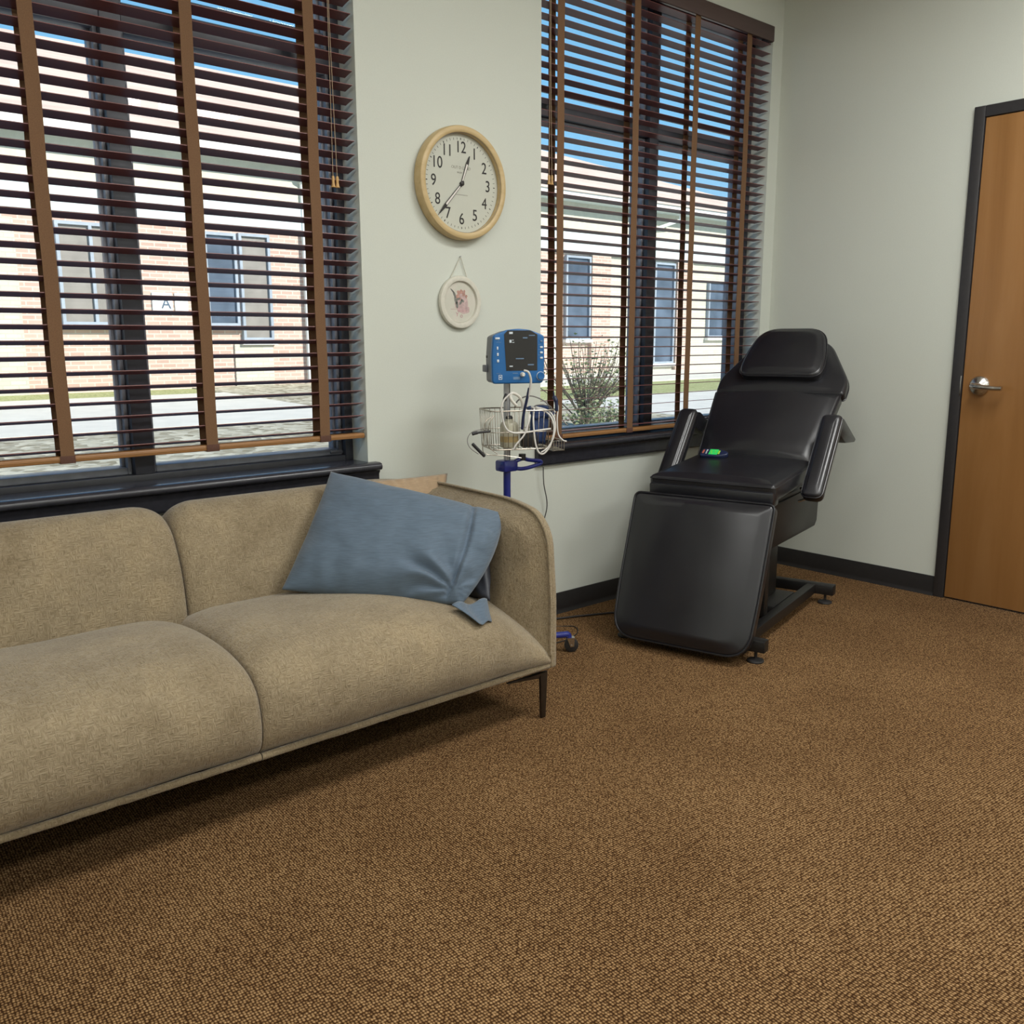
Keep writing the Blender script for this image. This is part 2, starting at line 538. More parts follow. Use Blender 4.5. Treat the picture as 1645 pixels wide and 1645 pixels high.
def prism(bm, poly, z0, z1, mat=None, bev=0.0):
    a = [bm.verts.new((x, y, z0)) for x, y in poly]
    b = [bm.verts.new((x, y, z1)) for x, y in poly]
    fs = [bm.faces.new(a[::-1]), bm.faces.new(b)]
    n = len(poly)
    for i in range(n):
        fs.append(bm.faces.new((a[i], a[(i+1) % n], b[(i+1) % n], b[i])))
    vs = a+b
    bmesh.ops.recalc_face_normals(bm, faces=fs)
    if bev:
        es = list({e for f in fs for e in f.edges})
        r = bmesh.ops.bevel(bm, geom=es, offset=bev, segments=2, affect='EDGES', profile=0.5)
        vs = list({v for f in r['faces'] for v in f.verts} | {v for v in vs if v.is_valid})
    if mat is not None:
        bmesh.ops.transform(bm, matrix=mat, verts=[v for v in vs if v.is_valid])

def round_poly(poly, rads, seg=8):
    out = []
    n = len(poly)
    for i, p in enumerate(poly):
        r = rads[i] if isinstance(rads, (list, tuple)) else rads
        p = Vector(p)
        a = (Vector(poly[i-1])-p)
        b = (Vector(poly[(i+1) % n])-p)
        r = min(r, a.length*.48, b.length*.48)
        A, B = p+a.normalized()*r, p+b.normalized()*r
        for k in range(seg+1):
            t = k/seg
            out.append((A*(1-t)**2 + p*2*t*(1-t) + B*t*t))
    # resample sparse straight runs
    res = []
    m = len(out)
    for i in range(m):
        a, b = out[i], out[(i+1) % m]
        d = (b-a).length
        k = max(1, int(d/0.03))
        for j in range(k):
            res.append(a.lerp(b, j/k))
    return [(v.x, v.y) for v in res]

def pad(poly, thick, edge, crown, mat=None, rings=10, bottom=True, wob=0.0):
    """upholstered pad: outline poly (ccw) in xy, thickness along z, rounded rim, crown(x,y) added on top"""
    bm = bmesh.new()
    P = [Vector((x, y)) for x, y in poly]
    n = len(P)
    nor = []
    for i in range(n):
        t = (P[(i+1) % n]-P[i-1]).normalized()
        nor.append(Vector((t.y, -t.x)))
    area_ = sum(P[i].x*P[(i+1) % n].y-P[(i+1) % n].x*P[i].y for i in range(n))
    sgn = 1 if area_ > 0 else -1
    nor = [v*sgn for v in nor]
    c = Vector((sum(p.x for p in P)/n, sum(p.y for p in P)/n))
    levels = []
    for a in (90, 60, 30, 0):
        levels.append((edge*(1-math.cos(R(a))), edge*(1-math.sin(R(a)))))
    for a in (0, 18, 36, 54, 72, 90):
        levels.append((edge*(1-math.cos(R(a))), thick-edge*(1-math.sin(R(a)))))
    R_ = []
    for inset, z in levels:
        R_.append([bm.verts.new((*(P[i]-nor[i]*inset), z)) for i in range(n)])
    base = [P[i]-nor[i]*edge for i in range(n)]
    for k in range(1, rings):
        s = 1-(k/rings)
        ring = []
        for q in base:
            w = c+(q-c)*s
            h = crown(w.x, w.y)
            if wob:
                h += wob*noise.noise(Vector((w.x*9, w.y*9, thick*40)))*min(1, (1-s)*4)
            ring.append(bm.verts.new((w.x, w.y, thick+h)))
        R_.append(ring)
    ctr = bm.verts.new((c.x, c.y, thick+crown(c.x, c.y)))
    for A, B in zip(R_, R_[1:]):
        for i in range(n):
            j = (i+1) % n
            bm.faces.new((A[i], A[j], B[j], B[i]))
    for i in range(n):
        bm.faces.new((R_[-1][i], R_[-1][(i+1) % n], ctr))
    bm.faces.new(R_[0][::-1])
    if mat is not None:
        bmesh.ops.transform(bm, matrix=mat, verts=bm.verts)
    return bm

def frame_mat(origin, X, Y, Z):
    m = Matrix((Vector(X).normalized(), Vector(Y).normalized(), Vector(Z).normalized())).transposed().to_4x4()
    m.translation = Vector(origin)
    return m

def text_bm(bm, s, size, mat, font_depth=0.0, sx_=1.0, off=0.0):
    cu = bpy.data.curves.new('t', 'FONT')
    cu.body = s
    cu.size = size
    cu.align_x = 'CENTER'
    cu.align_y = 'CENTER'
    cu.extrude = font_depth
    cu.offset = off
    o = bpy.data.objects.new('t', cu)
    col.objects.link(o)
    dg = bpy.context.evaluated_depsgraph_get()
    me = bpy.data.meshes.new_from_object(o.evaluated_get(dg))
    me.transform(mat @ Matrix.Diagonal((sx_, 1, 1, 1)))
    bm.from_mesh(me)
    bpy.data.objects.remove(o)
    bpy.data.curves.remove(cu)
    bpy.data.meshes.remove(me)

# ================================================================= SETTING
H = 3.0
WX0, WX1 = -6.2, 0.0
Y0 = -5.2
WIN = [(-4.056, -2.496), (-1.645, -0.085)]
ZS, ZT = 0.765, 2.72

def wall_back():
    bm = bmesh.new()
    y0, y1 = 0.0, 0.22
    box(bm, WX0-.2, WIN[0][0], y0, y1, 0, H)
    box(bm, WIN[0][1], WIN[1][0], y0, y1, 0, H)
    box(bm, WIN[1][1], WX1+.2, y0, y1, 0, H)
    for a, b in WIN:
        box(bm, a, b, y0, y1, 0, ZS-.03)
        box(bm, a, b, y0, y1, ZT, H)
    tag(obj('wall_back', bm, M['wall'], smooth=False), kind='structure')
wall_back()
D0, D1, DZ = -1.028, -1.942, 2.13
bm = bmesh.new()
box(bm, 0, .14, -.981, 0, 0, H)
box(bm, 0, .14, D1-.047, -.981, DZ+.047, H)
box(bm, 0, .14, Y0-.2, D1-.047, 0, H)
tag(obj('wall_right', bm, M['wall'], smooth=False), kind='structure')
tag(obj('wall_left', bx(WX0-.2, WX0, Y0-.2, 0, 0, H), M['wall'], smooth=False), kind='structure')
tag(obj('wall_front', bx(WX0-.2, WX1+.14, Y0-.2, Y0, 0, H), M['wall'], smooth=False), kind='structure')
tag(obj('ceiling', bx(WX0-.2, WX1+.2, Y0-.2, .22, H, H+.1), M['ceiling'], smooth=False), kind='structure')
tag(obj('floor', bx(WX0-.2, WX1+.2, Y0-.2, .22, -.06, 0), M['carpet'], smooth=False), kind='structure')

def baseboard(name, p0, p1, nrm):
    # cove base: tall face with a small toe
    bm = bmesh.new()
    prof = [(0, 0.093), (0.004, 0.0925), (0.0055, 0.09), (0.0055, 0.02), (0.009, 0.008), (0.016, 0.002), (0.017, 0.0), (0, 0)]
    vs = []
    for p in (p0, p1):
        vs.append([bm.verts.new((p[0]+nrm[0]*d, p[1]+nrm[1]*d, z)) for d, z in prof])
    n = len(prof)
    for i in range(n):
        bm.faces.new((vs[0][i], vs[0][(i+1) % n], vs[1][(i+1) % n], vs[1][i]))
    bm.faces.new(vs[0])
    bm.faces.new(vs[1][::-1])
    tag(obj(name, bm, M['base']), kind='structure')
baseboard('baseboard_back', (WX0, -.0005), (WX1-.006, -.0005), (0, -1))
baseboard('baseboard_right', (-.0005, 0), (-.0005, -.981), (-1, 0))
baseboard('baseboard_right', (-.0005, D1-.05), (-.0005, Y0), (-1, 0))

# ceiling lamps (their light is set at the top)
for (lx, ly, pw), where in zip(LAMPS, ('nearest the left end of the sofa', 'nearest the pillow end of the sofa', 'nearest the treatment chair', 'at the back left of the room', 'at the middle of the back of the room', 'at the back right of the room')):
    t = thing('ceiling_light', (lx, ly, H), 'white ceiling light panel ' + where, 'ceiling light', 'ceiling light panels')
    bm = bmesh.new()
    for a in (-1, 1):
        box(bm, -.61, .61, a*.30-.01, a*.30+.01, -.02, -.001, .003)
        box(bm, a*.60-.01, a*.60+.01, -.29, .29, -.02, -.001, .003)
    obj('light_frame', bm, M['white_plastic'], t)
    obj('diffuser', bx(-.59, .59, -.29, .29, -.012, -.004), M['lamp_diff'], t)

# ---------------------------------------------------------------- windows
def window(idx, a, b):
    zb, zt = ZS, ZT
    bm = bmesh.new()
    y0, y1 = .10, .165
    J = .032
    box(bm, a, a+J, y0, y1, zb, zt, .003)
    box(bm, b-J, b, y0, y1, zb, zt, .003)
    box(bm, a+J, b-J, y0+.001, y1, zt-.045, zt, .003)
    box(bm, a+J, b-J, y0+.001, y1, zb-.02, zb+.02, .003)
    mr = b-.762+.031
    ml = mr-.062
    box(bm, ml, mr, y0-.004, y1+.01, zb+.02, zt-.045, .003)
    box(bm, a+J, ml, y0-.002, y1, 2.11, 2.171, .003)
    box(bm, mr, b-J, y0-.002, y1, 2.11, 2.171, .003)
    w = obj('window_%d' % idx, bm, M['frame_dark'])
    tag(w, kind='structure')
    for (xa, xb) in ((a+J, ml), (mr, b-J)):
        for (za, zc) in ((zb+.02, 2.11), (2.171, zt-.045)):
            s = .013
            sb_ = .012 if za > 2 else .022
            bm = bmesh.new()
            box(bm, xa, xa+s, .125, .205, za, zc, .003)
            box(bm, xb-s, xb, .125, .205, za, zc, .003)
            box(bm, xa+s, xa+s+.010, .150, .165, za+sb_, zc-.012, .002)
            box(bm, xb-s-.010, xb-s, .150, .165, za+sb_, zc-.012, .002)
            box(bm, xa+s, xb-s, .125, .205, za, za+sb_, .003)
            box(bm, xa+s, xb-s, .125, .205, zc-.012, zc, .003)
            if za > 2:
                box(bm, xa+s, xb-s, .130, .16, za+.045, za+.06, .002)
            sa = obj('window_sash', bm, M['sash'], w)
            obj('window_pane', bx(xa+s, xb-s, .182, .185, za+sb_-.004, zc-.010), M['glass'], sa, smooth=False)
    # crank handle at the foot of the frame
    bm = bmesh.new()
    box(bm, b-.07, b-.055, .088, .1, zb+.03, zb+.075, .003)
    box(bm, b-.105, b-.055, .08, .09, zb+.03, zb+.042, .003)
    obj('window_latch', bm, M['frame_dark'], w)
    return w
window(1, *WIN[0])
window(2, *WIN[1])

def sill(idx, a, b):
    bm = bmesh.new()
    # stool with bullnose, cove below and flat apron
    sec = [(.10, .765), (-.03, .765), (-.042, .761), (-.047, .752), (-.045, .743), (-.038, .738), (-.03, .737), (-.026, .728), (-.022, .722),
           (-.022, .685), (-.019, .676), (-.012, .671), (0, .671), (0, .735), (.10, .735)]
    h = .032
    for (xa, xb, s) in ((a-h, b+h, [p for p in sec]),):
        A = [bm.verts.new((xa, y if y < 0 else 0, z)) for y, z in s]
        B = [bm.verts.new((xb, y if y < 0 else 0, z)) for y, z in s]
        n = len(s)
        for i in range(n):
            if (A[i].co-A[(i+1) % n].co).length > 1e-6:
                bm.faces.new((A[i], A[(i+1) % n], B[(i+1) % n], B[i]))
        bm.faces.new(A)
        bm.faces.new(B[::-1])
    bmesh.ops.remove_doubles(bm, verts=bm.verts, dist=1e-5)
    box(bm, a+.0005, b-.0005, 0, .105, .736, .765)
    tag(obj('trim_%d' % idx, bm, M['trim_dark'], angle=60), kind='structure')
sill(1, *WIN[0])
sill(2, *WIN[1])

# ---------------------------------------------------------------- door in right wall
bm = bmesh.new()
box(bm, -.016, .14, -1.028, -.981, 0, DZ+.047, .003)
box(bm, -.016, .14, D1-.047, D1, 0, DZ+.047, .003)
box(bm, -.016, .14, D1, -1.028, DZ, DZ+.047, .003)
box(bm, .035, .06, -1.040, -1.026, 0, DZ, .001)
box(bm, .035, .06, D1, -1.026, DZ-.012, DZ, .001)
df = tag(obj('door_1', bm, M['door_frame']), kind='structure')
obj('door_leaf', bx(-.011, .033, D1+.003, D0-.004, .008, DZ-.003, .002), M['door'], df)
obj('strike_plate', bx(-.0175, -.0155, -1.0265, -1.0215, .947, 1.035, .0005), M['chrome'], df)
ly, lz = -1.105, 0.993
rm = frame_mat((-.0115, ly, lz), (0, 1, 0), (0, 0, 1), (-1, 0, 0))
bm = bmesh.new()
# rose points into the room (-x)
lathe(bm, [(0, 0), (.043, 0), (.044, .003), (.042, .008), (.034, .015), (.020, .022), (.017, .024), (.015, .05), (0, .05)], 40,
      Matrix.Translation((-.0115, ly, lz)) @ Matrix.Rotation(R(-90), 4, 'Y'))
h = obj('door_lever', bm, M['chrome'], df)
bm = bmesh.new()
pts = catmull([(-.055, ly+.012, lz), (-.064, ly-.01, lz-.001), (-.068, ly-.045, lz-.004), (-.066, ly-.085, lz-.006), (-.064, ly-.115, lz-.006)], 6)
tube(bm, pts, [.0165]*6+[.0150]*6+[.0135]*6+[.0125]*7, 14, flat=.8)
obj('lever_handle', bm, M['chrome'], h)
bm = bmesh.new()
lathe(bm, [(0, 0), (.007, 0), (.007, .006), (.0035, .0065), (.003, .004), (0, .004)], 20,
      Matrix.Translation((-.066, ly+.008, lz)) @ Matrix.Rotation(R(-90), 4, 'Y'))
obj('keyhole', bm, M['black_plastic'], h)

# ================================================================= BLINDS
def blind(name, a, b, zbot, ztop, tilt, tapes, label, cord_x, cord_z, yc=.031):
    root = thing(name, ((a+b)/2, yc, zbot), label, 'window blind')
    ox, oz = (a+b)/2, zbot
    L = (b-a)/2-.008
    def sh(x, z): return x-ox, z-oz
    # slat with a slight crown
    def slat_mesh():
        bm = bmesh.new()
        w = .025
        n = 6
        top = []
        for X in (-L, L):
            row_t, row_b = [], []
            for k in range(n+1):
                t = -1+2*k/n
                y = t*w
                z = .0008*(1-t*t)
                row_t.append(bm.verts.new((X, y, z+.0011)))
                row_b.append(bm.verts.new((X, y, z-.0011)))
            top.append((row_t, row_b))
        (t0, b0), (t1, b1) = top
        for k in range(n):
            bm.faces.new((t0[k], t0[k+1], t1[k+1], t1[k]))
            bm.faces.new((b0[k], b1[k], b1[k+1], b0[k+1]))
            bm.faces.new((t0[k], b0[k], b0[k+1], t0[k+1]))
            bm.faces.new((t1[k], t1[k+1], b1[k+1], b1[k]))
        for k in (0, n):
            bm.faces.new((t0[k], t1[k], b1[k], b0[k]))
        bmesh.ops.transform(bm, matrix=Matrix.Rotation(tilt, 4, 'X'), verts=bm.verts)
        return bm
    pitch = .0445
    z = zbot+.032
    zs = []
    while z < ztop-.075:
        zs.append(z)
        z += pitch
    first = obj('slat', slat_mesh(), M['slat'], root, angle=25)
    first.location = (0, 0, zs[0]-oz)
    for k, z in enumerate(zs[1:]):
        s = first.copy()
        link(s, root)
        s.location = (0, 0, z-oz)
        s.rotation_euler = (random.uniform(-.02, .02), random.uniform(-.0007, .0007), 0)
    # bottom rail
    bm = bmesh.new()
    x0, z0 = sh(a+.006, zbot)
    x1, _ = sh(b-.006, 0)
    box(bm, x0, x1, -.026, .026, z0, z0+.019, .005)
    box(bm, x0+.0005, x1-.0005, -.0272, -.024, z0+.0085, z0+.0105, .0006)
    br = obj('bottom_rail', bm, M['rail'], root)
    # valance and head rail
    x0, _ = sh(a+.002, 0)
    x1, _ = sh(b-.002, 0)
    bm = bmesh.new()
    box(bm, x0, x1, -.040, -.030, ztop-.075-oz, ztop-.004-oz, .003)
    box(bm, x0, x0+.01, -.030, .03, ztop-.075-oz, ztop-.004-oz, .002)
    box(bm, x1-.01, x1, -.030, .03, ztop-.075-oz, ztop-.004-oz, .002)
    obj('valance', bm, M['valance'], root)
    obj('head_rail', bx(x0+.012, x1-.012, -.026, .03, ztop-.05-oz, ztop-.006-oz, .002), M['slat'], root)
    # ladder tapes front and back
    ct, st = math.cos(tilt), math.sin(tilt)
    for tx in tapes:
        xa, _ = sh(tx, 0)
        for side, nm in ((-1, 'front_tape'), (1, 'back_tape')):
            yy = side*(.0262)
            bm = bmesh.new()
            n = 46
            z0, z1 = zbot+.010-oz, ztop-.06-oz
            prev = None
            rows = []
            for k in range(n+1):
                t = k/n
                zz = z0+(z1-z0)*t
                wob = .0012*math.sin(t*23+tx*5)
                rows.append([bm.verts.new((xa+wob, yy-.0006, zz)), bm.verts.new((xa+.038+wob, yy-.0006, zz)),
                             bm.verts.new((xa+.038+wob, yy+.0006, zz)), bm.verts.new((xa+wob, yy+.0006, zz))])
            for A, B in zip(rows, rows[1:]):
                for q in range(4):
                    bm.faces.new((A[q], A[(q+1) % 4], B[(q+1) % 4], B[q]))
            bm.faces.new(rows[0][::-1])
            bm.faces.new(rows[-1])
            obj(nm, bm, M['tape'], root)
        # loop under the rail
        bm = bmesh.new()
        box(bm, xa-.002, xa+.040, -.0285, .0285, -.0022, -.0002, .0005)
        box(bm, xa-.002, xa+.040, -.0295, -.0275, -.0022, .020, .0005)
        obj('tape_clip', bm, M['tape_dark'], root)
    # pull cords
    if cord_x is not None:
        cx, _ = sh(cord_x, 0)
        cz = cord_z-oz
        bm = bmesh.new()
        tube(bm, catmull([(cx-.004, -.046, ztop-.08-oz), (cx-.003, -.047, (ztop-oz+cz)/2), (cx-.006, -.047, cz)], 6), .0011, 6)
        tube(bm, catmull([(cx+.004, -.046, ztop-.08-oz), (cx+.002, -.047, (ztop-oz+cz)/2), (cx+.010, -.047, cz)], 6), .0011, 6)
        pc = obj('pull_cord', bm, M['rope'], root)
        for dx in (-.006, .010):
            bm = bmesh.new()
            lathe(bm, [(0, .036), (.004, .036), (.0055, .028), (.0045, .016), (.006, .006), (.0085, 0), (0, 0)], 14,
                  Matrix.Translation((cx+dx, -.047, cz-.034)))
            obj('tassel', bm, M['tassel'], pc)
    return root
blind('wooden_blind', *WIN[0], .853, ZT, R(-13), [-3.963, -3.527, -3.090, -2.682], 'tilted mahogany slat blind with brown tapes above the beige sofa', -2.600, 1.74)
blind('wooden_blind', *WIN[1], .778, ZT, R(-5), [-1.552, -1.098, -.690, -.292], 'open mahogany slat blind behind the black treatment chair', -1.610, 1.85)

# ================================================================= SOFA
def blend_profile(A, B, w):
    return [a.lerp(b, w) for a, b in zip(A, B)]

def sofa():
    root = thing('sofa', (-3.33, -.45, 0), 'beige chenille sofa with slim dark metal legs under the left window', 'sofa')
    O = Vector((-3.33, -.45, 0))
    def prof(pts, n=5):
        return catmull([Vector((0, y, z)) for y, z in pts], n)
    Mid = prof([(-.790, .178), (-.830, .21), (-.848, .27), (-.840, .335), (-.812, .385), (-.745, .428), (-.62, .452), (-.45, .452), (-.28, .425), (-.14, .36), (-.13, .19)])
    Seam = prof([(-.790, .178), (-.815, .21), (-.822, .26), (-.815, .31), (-.797, .348), (-.745, .380), (-.62, .402), (-.45, .400), (-.28, .378), (-.14, .33), (-.13, .19)])
    Arm = prof([(-.790, .176), (-.806, .178), (-.812, .182), (-.808, .188), (-.795, .200), (-.745, .232), (-.62, .288), (-.45, .330), (-.28, .345), (-.14, .32), (-.13, .19)])
    def seat(x_seam, x_arm):
        bm = bmesh.new()
        rows = []
        n = 60
        for i in range(n+1):
            a = i/n
            a = 0.5-0.5*math.cos(math.pi*a)
            x = x_seam+(x_arm-x_seam)*a
            # rounding near the seam, long fall to the arm
            ws = max(0, 1-a/.13)
            ws = 1-math.sqrt(max(0, 1-ws*ws))
            wa = max(0, (a-.42)/.58)
            wa = wa**2.3*.55 + (1-math.sqrt(max(0, 1-wa*wa*.999)))*.45
            row = []
            for j, m in enumerate(Mid):
                p = m.lerp(Seam[j], ws) if a < .3 else m.lerp(Arm[j], wa)
                ww = .0035*noise.noise(Vector((x*5, p.y*5, p.z*5)))
                row.append(bm.verts.new((x-O.x, p.y-O.y, p.z+ww)))
            rows.append(row)
        for A, B in zip(rows, rows[1:]):
            for k in range(len(A)-1):
                bm.faces.new((A[k], B[k], B[k+1], A[k+1]))
            bm.faces.new((A[-1], B[-1], B[0], A[0]))
        bm.faces.new(rows[0])
        bm.faces.new(rows[-1][::-1])
        return bm
    for xs, xa in ((-3.3325, -2.338), (-3.3355, -4.33)):
        s = obj('seat_cushion', seat(xs, xa), M['sofa'], root, angle=75)
        bm = bmesh.new()
        n = 40
        pts = []
        for i in range(n+1):
            x = xs+(xa-xs)*i/n
            pts.append((x-O.x, -.803-O.y+.002*noise.noise(Vector((x*8, 0, 3))), .1735+.0015*noise.noise(Vector((x*30, 0, 0)))))
        tube(bm, pts, .0095, 10)
        obj('seat_piping', bm, M['sofa'], s)
    # backrest halves
    BM = prof([(-.30, .30), (-.305, .42), (-.285, .54), (-.250, .635), (-.215, .692), (-.165, .722), (-.115, .722), (-.075, .695), (-.056, .62), (-.055, .45), (-.055, .18)])
    BS = prof([(-.27, .30), (-.275, .42), (-.258, .53), (-.228, .600), (-.20, .640), (-.160, .662), (-.118, .660), (-.085, .640), (-.070, .58), (-.070, .45), (-.070, .18)])
    def back(x_seam, x_arm):
        bm = bmesh.new()
        rows = []
        n = 50
        for i in range(n+1):
            a = (i/n)**1.6
            x = x_seam+(x_arm-x_seam)*a
            ws = max(0, 1-a/.095)
            ws = 1-math.sqrt(max(0, 1-ws*ws))
            wa = max(0, (a-.7)/.3)
            row = []
            for j, m in enumerate(BM):
                p = m.lerp(BS[j], ws)
                dz = -.03*wa**2*max(0, (p.z-.5)/.22)
                row.append(bm.verts.new((x-O.x, p.y-O.y, p.z+dz)))
            rows.append(row)
        for A, B in zip(rows, rows[1:]):
            for k in range(len(A)-1):
                bm.faces.new((A[k], B[k], B[k+1], A[k+1]))
            bm.faces.new((A[-1], B[-1], B[0], A[0]))
        bm.faces.new(rows[0])
        bm.faces.new(rows[-1][::-1])
        return bm
    obj('backrest', back(-3.293, -2.345), M['sofa'], root, angle=75)
    obj('backrest', back(-3.297, -4.32), M['sofa'], root, angle=75)
    # arms: curved shell, padded inside
    for sx_, x_out in ((1, -2.318), (-1, -4.35)):
        # outline in (u=-y, z)
        poly = [(.055, .165), (.817, .165), (.817, .40), (.800, .60), (.745, .668), (.62, .693), (.30, .700), (.055, .700)]
        poly = round_poly(poly, [.01, .012, .05, .09, .09, .09, .05, .04], 6)
        def crown(x, z):
            d = max(0, min(1, (.817-x)/.20))
            e = max(0, min(1, (.70-z)/.10))
            return .085*(1-(1-d)**2)*(.35+.65*(1-(1-e)**2)) + .05*max(0, (.4-x)/.4)**2
        # map: poly x -> -y, poly y -> z, thickness -> -x*sx
        m = Matrix(((0, 0, -sx_, x_out-O.x), (-1, 0, 0, -O.y), (0, 1, 0, 0), (0, 0, 0, 1)))
        a = obj('armrest', pad(poly, .030, .011, crown, m, 14), M['sofa'], root, angle=75)
        bm = bmesh.new()
        pp = [(x_out-sx_*.030-O.x, -x-O.y, z) for x, z in poly if x > .30 or z > .5]
        # order: start from front bottom
        k0 = min(range(len(pp)), key=lambda i: (pp[i][1])*1+pp[i][2]*1)
        k0 = min(range(len(pp)), key=lambda i: abs(pp[i][1]+O.y+.817)+abs(pp[i][2]-.19))
        seq = [pp[(k0+i) % len(pp)] for i in range(len(pp))]
        seq = [q for q in seq if q[2] > .18 and (q[1]+O.y < -.45 or q[2] > .6)]
        tube(bm, seq, .0042, 8)
        obj('arm_piping', bm, M['sofa'], a)
    # underframe
    obj('base_frame', bx(-4.31-O.x, -2.34-O.x, -.78-O.y, -.09-O.y, .150, .185, .005), M['black_plastic'], root)
    # legs: slim blades with a swept bracket
    for lx, ly_, sx_, sy_ in ((-2.366, -.800, 1, -1), (-4.296, -.800, -1, -1), (-2.366, -.12, 1, 1), (-4.296, -.12, -1, 1), (-3.33, -.45, 1, 1)):
        bm = bmesh.new()
        prof_ = [(-.013, .150), (-.009, 0), (.009, 0), (.017, .150), (.017, .156), (-.15, .156), (-.15, .152), (-.055, .143), (-.018, .137)]
        if sx_ < 0:
            prof_ = [(-x, z) for x, z in prof_]
        m = Matrix(((1, 0, 0, lx-O.x), (0, 0, 1, ly_-O.y-.004), (0, 1, 0, 0), (0, 0, 0, 1)))
        prism(bm, prof_, 0, .010, m, .0015)
        obj('leg', bm, M['leg_metal'], root)
    return root
sofa()

# ---------------------------------------------------------------- pillows
def pillow_bm(corners, thick, nu=64, nv=44, pinch=.04, wr=None, ex=3.0, bow=(0, 0)):
    A, B, C, D = [Vector(c) for c in corners]   # A(u0,v0) B(u0,v1) C(u1,v1) D(u1,v0)
    bm = bmesh.new()
    nrm = ((C-A).cross(D-B)).normalized()
    grids = []
    for side in (1, -1):
        g = []
        for i in range(nu+1):
            u = -1+2*i/nu
            row = []
            for j in range(nv+1):
                v = -1+2*j/nv
                uu = u*(1-pinch*(1-v*v)*abs(u)**3)
                vv = v*(1-pinch*1.2*(1-u*u)*abs(v)**3)
                uu += bow[0]*(1-v*v)*max(0, u)**2
                vv -= bow[1]*(1-u*u)*max(0, -v)**2
                s, t = (uu+1)/2, (vv+1)/2
                p = A.lerp(D, s).lerp(B.lerp(C, s), t)
                h = ((1-abs(u)**ex)*(1-abs(v)**ex))
                h = max(0, h)**.55
                hh = thick*.5*h*side
                if wr:
                    hh += side*wr(u, v)*min(1, h*2.2)
                p = p+nrm*hh
                row.append(bm.verts.new(p))
            g.append(row)
        grids.append(g)
    for g, fl in zip(grids, (0, 1)):
        for i in range(nu):
            for j in range(nv):
                f = (g[i][j], g[i+1][j], g[i+1][j+1], g[i][j+1])
                bm.faces.new(f[::-1] if fl else f)
    bmesh.ops.remove_doubles(bm, verts=bm.verts, dist=1e-5)
    return bm

def blue_wr(u, v):
    w = .006*noise.noise(Vector((u*2.2, v*3, 1)))+.003*noise.noise(Vector((u*5, v*5, 9)))
    # folds gathered towards the open end
    k = max(0, (u-.35)/.65)
    cx_, cy_ = u-.86, v+.80
    ang = math.atan2(cy_, cx_)
    rr = math.hypot(cx_, cy_)
    w += .013*math.sin(ang*9+2.5*noise.noise(Vector((u*2, v*2, 0))))*math.exp(-((rr-.45)/.33)**2)
    w += k*.010*noise.noise(Vector((u*5, v*3.2, 4)))
    q = max(0, (-v-.35)/.65)
    w += q*.012*noise.noise(Vector((u*5.5, v*1.6, 7)))
    # hem line of the case and the loose cuff beyond it
    d = math.exp(-((u-.74+.07*v)/.028)**2)
    w -= .022*d
    w += .012*max(0, math.sin((v+1)*6.5))*math.exp(-((u-.90)/.10)**2)
    return w
PC = Vector((-2.63, -.42, .42))
cs = [(-3.040, -.365, .462), (-2.772, -.215, .780), (-2.395, -.640, .655), (-2.640, -.735, .418)]
pb = obj('blue_pillow', pillow_bm(cs, .185, 110, 80, pinch=.03, wr=blue_wr, ex=2.5, bow=(.13, .06)), M['bluecloth'], angle=180)
tag(pb, 'slate blue bed pillow with gathered open end leaning in the sofa corner', 'pillow')
# hem flap tucked under the lower right corner
bm = bmesh.new()
fl = [Vector(p) for p in ((-2.690, -.745, .400), (-2.520, -.700, .372), (-2.560, -.775, .340), (-2.640, -.812, .352))]
n = 14
g1, g2 = [], []
for i in range(n+1):
    r1, r2_ = [], []
    for j in range(n+1):
        u, v = i/n, j/n
        p = fl[0].lerp(fl[1], u).lerp(fl[3].lerp(fl[2], u), v)
        p = p+Vector((0, -.25, 1)).normalized()*(.026+.008*math.sin(u*9+v*2)*(1-v*.5)+.008*(1-v))
        r1.append(bm.verts.new(p))
        r2_.append(bm.verts.new(p-Vector((0, 0, .003))))
    g1.append(r1)
    g2.append(r2_)
for i in range(n):
    for j in range(n):
        bm.faces.new((g1[i][j], g1[i+1][j], g1[i+1][j+1], g1[i][j+1]))
        bm.faces.new((g2[i][j], g2[i][j+1], g2[i+1][j+1], g2[i+1][j]))
for i in range(n):
    for (a0, a1, b0, b1) in ((g1[i][0], g1[i+1][0], g2[i][0], g2[i+1][0]), (g1[i+1][n], g1[i][n], g2[i+1][n], g2[i][n]),
                             (g1[0][i+1], g1[0][i], g2[0][i+1], g2[0][i]), (g1[n][i], g1[n][i+1], g2[n][i], g2[n][i+1])):
        bm.faces.new((a0, b0, b1, a1))
obj('pillowcase_flap', bm, M['bluecloth'], pb, angle=180)
# tan cushion standing behind the blue one
cs2 = [(-2.70, -.265, .47), (-2.66, -.170, .728), (-2.275, -.185, .722), (-2.40, -.30, .46)]
def tan_wr(u, v):
    return .006*math.sin(u*26+v*4+2*noise.noise(Vector((u*3, v*3, 2))))*max(0, v)
tp = obj('tan_cushion', pillow_bm(cs2, .09, 40, 30, .02, tan_wr), M['tancloth'], angle=180)
tag(tp, 'tan fabric cushion mostly hidden, its rumpled top showing behind the blue pillow', 'cushion')
cs3 = [(-2.52, -.52, .38), (-2.47, -.48, .52), (-2.435, -.62, .53), (-2.50, -.70, .395)]  # added dark pad that stands in for the shade in this gap
dk = obj('pillow_gap_shade', pillow_bm(cs3, .05, 24, 20, .02, lambda u, v: .003*math.sin(u*9+v*5)), M['gap_shade'], angle=180)
tag(dk, 'small dark grey pad added as the shade between the blue pillow and the sofa arm', 'cushion')

